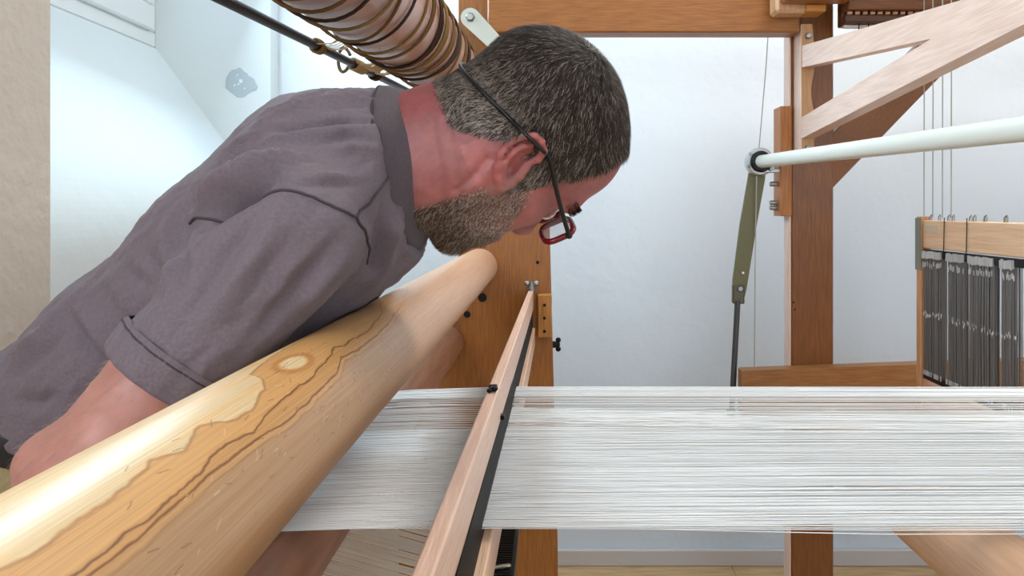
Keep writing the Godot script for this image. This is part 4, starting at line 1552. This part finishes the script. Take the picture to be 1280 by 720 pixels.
		cs.append(c)
	pieces.append([hn[0], hn[1], cs])
	var sk := mat(Color(1, 1, 1), 0.48)
	sk.vertex_color_use_as_albedo = true
	sk.subsurf_scatter_enabled = true
	sk.subsurf_scatter_strength = 0.12
	part("body", skin_mesh(pieces), sk, man)
	for s in [-1.0, 1.0]:
		part("eye", ball(null, Hd(0.0795, 0.012, 0.032 * s), Vector3.ONE * 0.0125, Basis(), 10, 14).commit(), mat(Color(0.9, 0.88, 0.85), 0.2), man)
	var ahm := mat(Color(1, 1, 1), 0.6)
	ahm.vertex_color_use_as_albedo = true
	stuff(part("arm_hair", ah.commit(), ahm, man))
	hair(man, hn)
	shirt(man, shoulder, elbow, cuff, arm)
	trousers(man)
	glasses(man, hp)

func strand(st: SurfaceTool, p: Vector3, dir: Vector3, n: Vector3, len: float, w: float, c: Color) -> void:
	var side := dir.cross(n).normalized() * w * 0.5
	var mid := p + dir * len * 0.55
	var tip := p + dir * len - n * len * 0.16
	var a := [p - side, p + side, mid + side * 0.8, mid - side * 0.8, tip]
	st.set_color(c)
	var flip: bool = (a[0] - a[2]).cross(a[0] - a[1]).dot(n) < 0.0
	for f in [[0, 2, 1], [0, 3, 2], [3, 4, 2]] if flip else [[0, 1, 2], [0, 2, 3], [3, 2, 4]]:
		for k in f:
			st.set_normal(n)
			st.add_vertex(a[k])

func hair(man: Node3D, hn: Array) -> void:
	var verts: PackedVector3Array = hn[0]
	var idx: PackedInt32Array = hn[1]
	var ns := normals_of(verts, idx)
	var st := begin()
	var bd := begin()
	var eb := begin()
	var whorl := Hd(-0.088, 0.098, 0.012)
	var fl := noise(24.0, 2, 61)
	for i in range(0, idx.size(), 3):
		var a := verts[idx[i]]
		var b := verts[idx[i + 1]]
		var c := verts[idx[i + 2]]
		var area := (b - a).cross(c - a).length() * 0.5
		var h := to_head((a + b + c) / 3.0)
		if h.x < -0.03 and h.y < -0.06:
			continue
		var hm := hair_mask(h)
		var bm := beard_mask(h) if hm < 0.5 else 0.0
		var ear := absf(h.z) > 0.0745 and absf(h.x) < 0.034 and absf(h.y - 0.003) < 0.040
		if ear:
			continue
		var n0 := ns[idx[i]]
		if h.x > 0.07 and h.y > 0.034 and h.y < 0.047 and absf(h.z) > 0.014 and absf(h.z) < 0.052:
			for k in int(area * 0.35e6 + rng.randf()):
				var p := a.lerp(b, rng.randf()).lerp(c, rng.randf() * 0.5)
				var dir := (n0 * 0.5 + HR * signf(h.z) * 0.8 + HU * rng.randf_range(-0.1, 0.4)).normalized()
				strand(eb, p, dir, n0, 0.009, 0.0007, Color(0.16, 0.12, 0.09) * rng.randf_range(0.5, 1.6))
		if hm > 0.03:
			var cnt := area * 1.05e6 * hm
			for k in int(cnt + rng.randf()):
				var r1 := sqrt(rng.randf())
				var r2 := rng.randf()
				var p := a * (1.0 - r1) + b * (r1 * (1.0 - r2)) + c * (r1 * r2)
				var away := p - whorl
				away += HU * -0.03 + HF * -0.02 * (1.0 if h.x < 0.02 else 0.0)
				var t := (away - n0 * away.dot(n0)).normalized()
				t = t.rotated(n0, fl.get_noise_3dv(p) * 0.9 + rng.randf_range(-0.28, 0.28))
				var low := smoothstep(0.075, 0.0, h.y)
				var len := lerpf(0.0185, 0.011, low) * rng.randf_range(0.7, 1.15) * (0.5 + 0.5 * hm)
				var dir := (t * 0.86 + n0 * lerpf(0.42, 0.30, low)).normalized()
				var grey := rng.randf() < lerpf(0.13, 0.50, low)
				var col := Color(0.33, 0.275, 0.23) * rng.randf_range(0.5, 1.25) if grey else Color(0.043, 0.031, 0.023) * rng.randf_range(0.4, 1.7)
				strand(st, p - n0 * 0.0008, dir, n0, len, 0.00075, col)
		elif bm > 0.04:
			for k in int(area * 0.85e6 * bm + rng.randf()):
				var r1 := sqrt(rng.randf())
				var r2 := rng.randf()
				var p := a * (1.0 - r1) + b * (r1 * (1.0 - r2)) + c * (r1 * r2)
				var d0 := -HU * 0.8 + HF * 0.35
				var t := (d0 - n0 * d0.dot(n0)).normalized().rotated(n0, rng.randf_range(-0.45, 0.45))
				var chin := smoothstep(-0.04, -0.10, h.y)
				var dir := (t * 0.75 + n0 * 0.55).normalized()
				var grey := rng.randf() < lerpf(0.45, 0.22, chin)
				var col := Color(0.52, 0.44, 0.37) * rng.randf_range(0.6, 1.2) if grey else Color(0.095, 0.062, 0.045) * rng.randf_range(0.5, 1.6)
				strand(bd, p - n0 * 0.0006, dir, n0, lerpf(0.0045, 0.010, chin) * rng.randf_range(0.6, 1.2), 0.0005, col)
	var hm_ := mat(Color(1, 1, 1), 0.6)
	hm_.metallic_specular = 0.3
	hm_.vertex_color_use_as_albedo = true
	stuff(part("hair", st.commit(), hm_, man))
	stuff(part("beard", bd.commit(), hm_, man))
	stuff(part("eyebrows", eb.commit(), hm_, man))

func cloth(c: Color) -> StandardMaterial3D:
	var m := mat(c, 0.9)
	m.rim_enabled = true
	m.rim = 0.18
	m.rim_tint = 0.4
	var t := noise_tex(noise(0.09, 3, 71), Color(0.82, 0.81, 0.82), Color(1, 1, 1), 512)
	m.albedo_texture = t
	m.uv1_triplanar = true
	m.uv1_scale = Vector3.ONE * 5.0
	m.heightmap_enabled = true
	m.heightmap_texture = grain_bump
	m.heightmap_scale = 0.05
	return m

func shirt(man: Node3D, shoulder: Vector3, elbow: Vector3, cuff: Vector3, arm: Vector3) -> void:
	var pr := torso(0.0)
	pr.remove_at(0)
	pr.push_front(Slab.new(P(-10, 622, ZC), P(60, 553, ZC), Vector3(0, 0, 1), Vector2(0.17, 0.118), Vector2(0.158, 0.112), 0.03))
	var CR := 0.049
	for m in [false, true]:
		var s := mirrored(shoulder) if m else shoulder
		var e := mirrored(elbow) if m else elbow
		var c := mirrored(cuff) if m else cuff
		var a := (e - s).normalized()
		pr.append(Cone.new(s, c + a * 0.03, 0.068, CR, 0.035))
		pr.append(Plug.new(c - a * 0.006, c + a * 0.12, 0.060, 0.002, true))
	pr.append(Half.new(P(15, 545, 0.73) - Vector3(0.004, 0.0125, 0), Vector3(0.35, 0.94, 0)))
	var open_ := pr.slice(0, 6)
	pr.append(Half.new(P(503, 198, ZC), Vector3(-0.98, -0.18, 0)))
	pr.append(Cone.new(E(BX, BY, 0.3), E(BX, BY, 2.1), BR + 0.002, BR + 0.002, 0.004, true))
	var lo := P(-20, 640, ZC) - Vector3(0.10, 0.10, 0.20)
	var hi := Vector3(-0.12, EYE + 0.17, -0.60)
	lo.z = -1.16
	var n := net(pr, lo, hi, 0.0044)
	# folds, drawn along the cloth: [amount mm, width mm, pixels they pass]
	var folds := [
		[-5.0, 6.0, [[318, 174], [361, 161], [413, 153], [466, 150]]],
		[3.5, 8.0, [[322, 184], [366, 172], [415, 163], [470, 162]]],
		[-4.0, 5.0, [[322, 148], [380, 121], [432, 109]]],
		[3.0, 7.0, [[318, 158], [380, 131], [440, 117], [480, 120]]],
		[11.0, 9.0, [[242, 272], [272, 249], [300, 229], [340, 209], [378, 197]]],
		[-11.0, 8.0, [[250, 283], [282, 256], [314, 239], [345, 222]]],
		[4.5, 6.0, [[250, 256], [272, 226], [290, 198], [316, 179]]],
		[-4.0, 6.0, [[240, 258], [262, 226], [282, 198], [310, 176]]],
		[3.0, 6.0, [[366, 229], [413, 221], [466, 219]]],
		[-2.5, 6.0, [[370, 236], [415, 228], [462, 227]]],
		[-3.0, 7.0, [[228, 268], [222, 300], [219, 335]]],
		[3.0, 8.0, [[212, 265], [206, 300], [204, 340]]],
		[-4.0, 8.0, [[85, 392], [105, 425], [128, 455]]],
		[3.5, 8.0, [[98, 386], [118, 418], [138, 444]]],
		[4.0, 10.0, [[20, 440], [50, 420], [85, 385], [110, 355]]],
		[-4.0, 9.0, [[8, 470], [40, 448], [75, 420]]],
		[-3.0, 10.0, [[150, 330], [170, 350], [185, 380]]],
		[3.0, 9.0, [[137, 345], [155, 370], [165, 395]]],
		[-3.5, 9.0, [[20, 500], [45, 505], [70, 495]]],
		[-4.0, 10.0, [[330, 265], [300, 300], [265, 350], [225, 410]]],
		[4.0, 12.0, [[350, 262], [330, 300], [300, 345], [262, 400]]],
		[-3.0, 9.0, [[415, 300], [385, 340], [350, 385], [320, 420]]],
		[3.5, 9.0, [[440, 310], [405, 350], [372, 392]]],
		[-5.0, 9.0, [[478, 250], [474, 300], [462, 345]]],
		[4.0, 9.0, [[495, 240], [493, 290], [482, 335]]],
		[-4.0, 8.0, [[510, 235], [510, 290], [500, 330]]],
		[2.5, 6.0, [[400, 128], [440, 122], [478, 132]]],
		[-2.5, 6.0, [[410, 136], [445, 131], [482, 142]]],
	]
	folds.append([-3.0, 10.0, [[247, 281], [262, 271], [285, 258], [306, 248]]])
	folds.append([-3.0, 7.0, [[234, 290], [227, 330], [224, 372]]])
	folds.append([2.5, 7.0, [[222, 285], [214, 330], [210, 380]]])
	folds.append([-3.0, 8.0, [[175, 300], [190, 330], [200, 370]]])
	folds.append([2.5, 6.0, [[280, 186], [330, 168], [372, 158]]])
	folds.append([-2.0, 5.0, [[395, 180], [430, 172], [470, 176]]])
	folds.append([2.0, 6.0, [[400, 190], [435, 182], [474, 186]]])
	var lines := []
	for f in folds:
		var pts := PackedVector3Array()
		for q in f[2]:
			pts.append(march(pr, q[0], q[1]))
		var c := Vector3.ZERO
		for p in pts:
			c += p / pts.size()
		var rad := 0.0
		for p in pts:
			rad = maxf(rad, p.distance_to(c))
		lines.append([f[0] * 0.0021, f[1] * 0.00092, pts, c, rad])
	var ns := normals_of(n[0], n[1])
	var out := PackedVector3Array()
	var soft := noise(9.0, 3, 81)
	var beam := Vector2(BX, EYE + BY)
	var wrinkle := func(p: Vector3) -> float:
		var disp := 0.0
		for l in lines:
			var w: float = l[1]
			if p.distance_to(l[3]) > l[4] + 2.2 * w:
				continue
			var pts: PackedVector3Array = l[2]
			var best := 1e3
			var along_ := 0.0
			for k in pts.size() - 1:
				var ab := pts[k + 1] - pts[k]
				var t := clampf((p - pts[k]).dot(ab) / ab.length_squared(), 0.0, 1.0)
				var e := p.distance_to(pts[k] + ab * t)
				if e < best:
					best = e
					along_ = (k + t) / (pts.size() - 1.0)
			if best < 2.5 * w:
				disp += l[0] * exp(-best * best / (w * w) * 1.2) * sqrt(maxf(sin(PI * clampf(along_, 0.03, 0.97)), 0.0))
		var q := Vector3((p.x + p.y) * 1.2, (p.x - p.y) * 3.2, p.z * 1.6)
		disp += soft.get_noise_3dv(q) * 0.0035 + soft.get_noise_3dv(q * 3.1) * 0.0008
		var clear := clampf((p - cuff).dot(-arm) / 0.03, 0.0, 1.0) if p.distance_to(cuff) < 0.09 else 1.0
		return disp * clear
	for i in n[0].size():
		var p: Vector3 = n[0][i]
		var v: Vector3 = p + ns[i] * wrinkle.call(p)
		var off := Vector2(v.x, v.y) - beam
		if off.length() < BR + 0.0015:
			off = off.normalized() * (BR + 0.0015)
			v = Vector3(beam.x + off.x, beam.y + off.y, v.z)
		out.append(v)
	var cl := cloth(Color(0.46, 0.408, 0.428))
	var dk := mat(Color(0.26, 0.22, 0.24), 0.9)
	var sh := part("shirt", skin_mesh([flat_colors([out, n[1]], Color.WHITE)]), cl, man)
	# seams
	var seams := [
		[[240, 282], [256, 271], [277, 262], [300, 247], [325, 240], [347, 238], [372, 241], [400, 251], [425, 263], [446, 271]],
		[[446, 271], [456, 290], [462, 312], [464, 335]],
		[[446, 271], [462, 252], [480, 228], [497, 203], [511, 182]],
	]
	for s in seams:
		var flat := Curve2D.new()
		for k in s.size():
			var tn := (Vector2(s[mini(k + 1, s.size() - 1)][0], s[mini(k + 1, s.size() - 1)][1]) - Vector2(s[maxi(k - 1, 0)][0], s[maxi(k - 1, 0)][1])) / 6.0
			flat.add_point(Vector2(s[k][0], s[k][1]), -tn, tn)
		flat.bake_interval = 5.0
		var pts := PackedVector3Array()
		for q in flat.get_baked_points():
			var m := march(pr, q.x, q.y)
			var e := 0.002
			var g := Vector3(field(pr, m + Vector3(e, 0, 0)) - field(pr, m - Vector3(e, 0, 0)), field(pr, m + Vector3(0, e, 0)) - field(pr, m - Vector3(0, e, 0)), field(pr, m + Vector3(0, 0, e)) - field(pr, m - Vector3(0, 0, e))).normalized()
			pts.append(m + g * (wrinkle.call(m) + 0.0004))
		part("seam", tube(null, pts, 0.0014, 6).commit(), dk, sh)
	# turned-up hem bands of both sleeves
	for m in [false, true]:
		var s := mirrored(shoulder) if m else shoulder
		var e := mirrored(elbow) if m else elbow
		var c := mirrored(cuff) if m else cuff
		var a := (e - s).normalized()
		var pts := PackedVector3Array()
		var rs := []
		for q in [[-0.030, 0.0005], [-0.028, 0.0022], [-0.024, 0.0030], [-0.002, 0.0034], [0.002, 0.0022], [0.002, 0.0], [-0.003, -0.0012], [-0.026, -0.001]]:
			pts.append(c + a * q[0])
			rs.append(q)
		var st := begin()
		var u := a.cross(Vector3.UP).normalized()
		var v := u.cross(a)
		var base := func(x: float) -> float:
			return lerpf(0.068, CR, clampf((c + a * x - s).length() / ((c - s).length() + 0.03), 0.0, 1.0)) + 0.0012
		var tilt := func(an: float, x: float, k: int) -> Vector3:
			var rr: float = base.call(x) + rs[k][1] + 0.0008 * sin(an * 17.0) + 0.0012 * sin(an * 5.0 + 1.0)
			return c + a * x + (u * cos(an) + v * sin(an)) * rr
		var N := 64
		var prof := []
		for k in rs.size():
			var ring := PackedVector3Array()
			for i in N:
				ring.append(tilt.call(TAU * i / N, rs[k][0], k))
			prof.append(ring)
		var hem := part("sleeve_hem", loft(prof, c), cl, sh)
		var stitch := PackedVector3Array()
		for i in N * 2:
			stitch.append(tilt.call(TAU * i / (N * 2.0), -0.0245, 2) + (u * cos(PI * i / N) + v * sin(PI * i / N)) * 0.0003 * (1.0 if i % 2 == 0 else -2.5))
		part("stitching", tube(null, stitch, 0.0009, 5, false, true).commit(), dk, hem)
	# collar band
	var rib := cloth(Color(0.36, 0.315, 0.33))
	var N := 64
	var upd := Vector3(-0.18, 0.98, 0).normalized()
	var prof := []
	var first := PackedVector3Array()
	for r in [[497, 1.0, 0.0004], [498, 1.0, 0.0028], [506, 0.9, 0.0034], [518, 0.42, 0.0036], [530, 0.05, 0.0034], [534, 0.0, 0.0015], [533, 0.0, -0.0015], [510, 0.1, -0.002]]:
		var c: Vector3 = P(r[0], 198, ZC)
		var c0: Vector3 = P(500, 198, ZC)
		var ring := PackedVector3Array()
		for i in N:
			var an := TAU * i / N
			var e := upd * cos(an) + Vector3(0, 0, sin(an))
			var t0 := 0.05
			for q in 30:
				var fd := field(open_, c0 + e * t0)
				if fd < -0.0002 and t0 < 0.097:
					t0 += maxf(-fd * 0.8, 0.0002)
			var neck := Vector2(0.0735 * cos(an), 0.075 * sin(an)).length()
			ring.append(c + e * (lerpf(neck, t0, r[1]) + r[2]))
		prof.append(ring)
		if first.is_empty():
			for v in ring:
				first.append(v + (v - c).normalized() * 0.0018 - Vector3(0.001, 0, 0))
	part("collar", loft(prof, P(500, 199, ZC)), rib, sh)
	part("seam", tube(null, first, 0.0012, 6, false, true).commit(), dk, sh)

func trousers(man: Node3D) -> void:
	var lat := Vector3(0, 0, 1)
	var pr := [Slab.new(P(-40, 650, ZC), P(52, 560, ZC), lat, Vector2(0.172, 0.122), Vector2(0.155, 0.108), 0.03)]
	pr.append(Slab.new(P(52, 560, ZC), P(150, 478, ZC), lat, Vector2(0.155, 0.108), Vector2(0.157, 0.106), 0.03))
	var hip := P(-40, 650, ZC)
	for s in [-1.0, 1.0]:
		var h := hip + Vector3(0.0, -0.04, 0.085 * s)
		var k := Vector3(-0.60, 0.52, -ZC + 0.10 * s)
		var f := Vector3(-0.70, 0.09, -ZC + 0.11 * s)
		pr.append(Cone.new(h, k, 0.098, 0.070, 0.03))
		pr.append(Cone.new(k, f, 0.070, 0.055, 0.02))
	var up := Vector3(0.35, 0.94, 0).normalized()
	pr.append(Half.new(P(15, 545, 0.73) + up * 0.02, -up))
	var whole := pr.slice(0, 6)
	var b := bounds(whole, 0.02)
	var n := net(pr, b[0], b[1], 0.012)
	part("trousers", skin_mesh([flat_colors(n, Color.WHITE)]), cloth(Color(0.70, 0.64, 0.46)), man)
	# belt just under the shirt's hem
	var st := begin()
	var o := P(15, 545, 0.73)
	var c0 := P(52, 560, ZC)
	var c := c0 + up * ((o - c0).dot(up) - 0.012)
	var d := up.cross(lat).normalized()
	var rings := []
	for r in [[-0.016, 0.0], [-0.016, 0.004], [0.012, 0.004], [0.013, 0.0]]:
		var ring := PackedVector3Array()
		for i in 48:
			var e := lat * cos(TAU * i / 48.0) + d * sin(TAU * i / 48.0)
			var t0 := 0.05
			for q in 40:
				t0 += maxf(-field(whole, c + up * r[0] + e * t0), 0.0005) if field(whole, c + up * r[0] + e * t0) < 0.0 else 0.0
			ring.append(c + up * r[0] + e * (t0 + r[1]))
		rings.append(ring)
	part("belt", loft(rings, c), mat(Color(0.10, 0.095, 0.10), 0.5), man)
	for s in [-1.0, 1.0]:
		var f := Vector3(-0.70, 0.0, -ZC + 0.11 * s)
		var sp := [Cone.new(f + Vector3(-0.03, 0.055, 0), f + Vector3(0.02, 0.06, 0), 0.042, 0.046, 0.02), Ell.new(f + Vector3(0.12, 0.045, 0), Basis(), Vector3(0.09, 0.040, 0.045), 0.03), Ell.new(f + Vector3(0.06, 0.030, 0), Basis(), Vector3(0.135, 0.034, 0.043), 0.02), Half.new(f + Vector3(0, 0.012, 0), Vector3.UP)]
		var bo := bounds(sp.slice(0, 3), 0.01)
		var sh := part("shoe", skin_mesh([flat_colors(net(sp, bo[0], bo[1], 0.008), Color.WHITE)]), mat(Color(0.16, 0.13, 0.11), 0.6), man)
		var sole := PackedVector2Array()
		for i in 32:
			var an := TAU * i / 32.0
			sole.append(Vector2(0.06 + 0.142 * cos(an), (0.042 + 0.006 * cos(an)) * sin(an)))
		part("sole", extrude(null, sole, f + Vector3(0, 0.0, 0), Vector3.RIGHT, Vector3(0, 0, 1), Vector3(0, 0.016, 0)).commit(), mat(Color(0.08, 0.08, 0.08), 0.8), sh)

func glasses(man: Node3D, hp: Array) -> void:
	var g := Node3D.new()
	g.name = "eyeglasses"
	g.position = world_of(man).affine_inverse() * Hd(0.09, 0, 0)
	man.add_child(g)
	var red := mat(Color(0.42, 0.035, 0.06), 0.25)
	var blk := mat(Color(0.035, 0.032, 0.036), 0.35)
	var gl := mat(Color(0.96, 0.98, 1.0, 0.10), 0.03)
	gl.transparency = BaseMaterial3D.TRANSPARENCY_ALPHA
	var fc := 0.111
	var uc := 0.014
	for s in [-1.0, 1.0]:
		var rimp := PackedVector3Array()
		var pane := PackedVector2Array()
		for i in 40:
			var an := TAU * i / 40.0
			var ex := 0.6
			var x := signf(cos(an)) * pow(absf(cos(an)), ex) * 0.0265
			var y := signf(sin(an)) * pow(absf(sin(an)), ex) * 0.0185
			pane.append(Vector2(0.034 * s + x, uc + y))
			rimp.append(Hd(fc - 0.004 * absf(x + 0.034 * s) / 0.06, uc + y, 0.034 * s + x))
		part("rim", tube(null, rimp, 0.0036, 8, false, true).commit(), red, g)
		part("lens", extrude(null, pane, Hd(fc - 0.0035, 0, 0), HR, HU, HF * 0.0016).commit(), gl, g)
		var hinge := Hd(fc - 0.004, uc + 0.010, 0.0635 * s)
		part("end_piece", box(Vector3(0.006, 0.007, 0.009), 0.002, Transform3D(Basis(HR, HU, HF), hinge - HF * 0.001)).commit(), blk, g)
		var tp := PackedVector3Array()
		tp.append(hinge)
		tp.append(Hd(0.072, 0.027, 0.070 * s))
		tp.append(Hd(0.040, 0.031, 0.077 * s))
		tp.append(Hd(0.016, 0.035, 0.0795 * s))
		tp.append(Hd(0.000, 0.036, 0.080 * s))
		tp.append(Hd(-0.018, 0.029, 0.079 * s))
		var cv := Curve3D.new()
		for k in tp.size():
			var tn: Vector3 = (tp[mini(k + 1, tp.size() - 1)] - tp[maxi(k - 1, 0)]) / 6.0
			cv.add_point(tp[k], -tn, tn)
		cv.bake_interval = 0.006
		part("temple", tube(null, cv.get_baked_points(), 0.0027, 8).commit(), blk, g)
	part("bridge", tube(null, PackedVector3Array([Hd(fc, uc + 0.004, -0.009), Hd(fc + 0.003, uc + 0.007, 0), Hd(fc, uc + 0.004, 0.009)]), 0.003, 8).commit(), red, g)
	# retaining cord round the back of the head
	var pts := PackedVector3Array()
	for i in 27:
		var t := i / 26.0
		var an := lerpf(0.0, PI, t)
		var r := cos(an) * 0.088
		var f := -0.004 - sin(an) * 0.112
		var u := 0.034 - 0.047 * sin(an)
		var p := Hd(f, u, r)
		# pull it onto the hair
		for k in 6:
			var d := field(hp, p)
			var c := Hd(-0.01, u, 0)
			p += (c - p).normalized() * (d - 0.0035) * 0.8
		pts.append(p)
	part("strap", tube(null, pts, 0.0021, 8).commit(), blk, g)
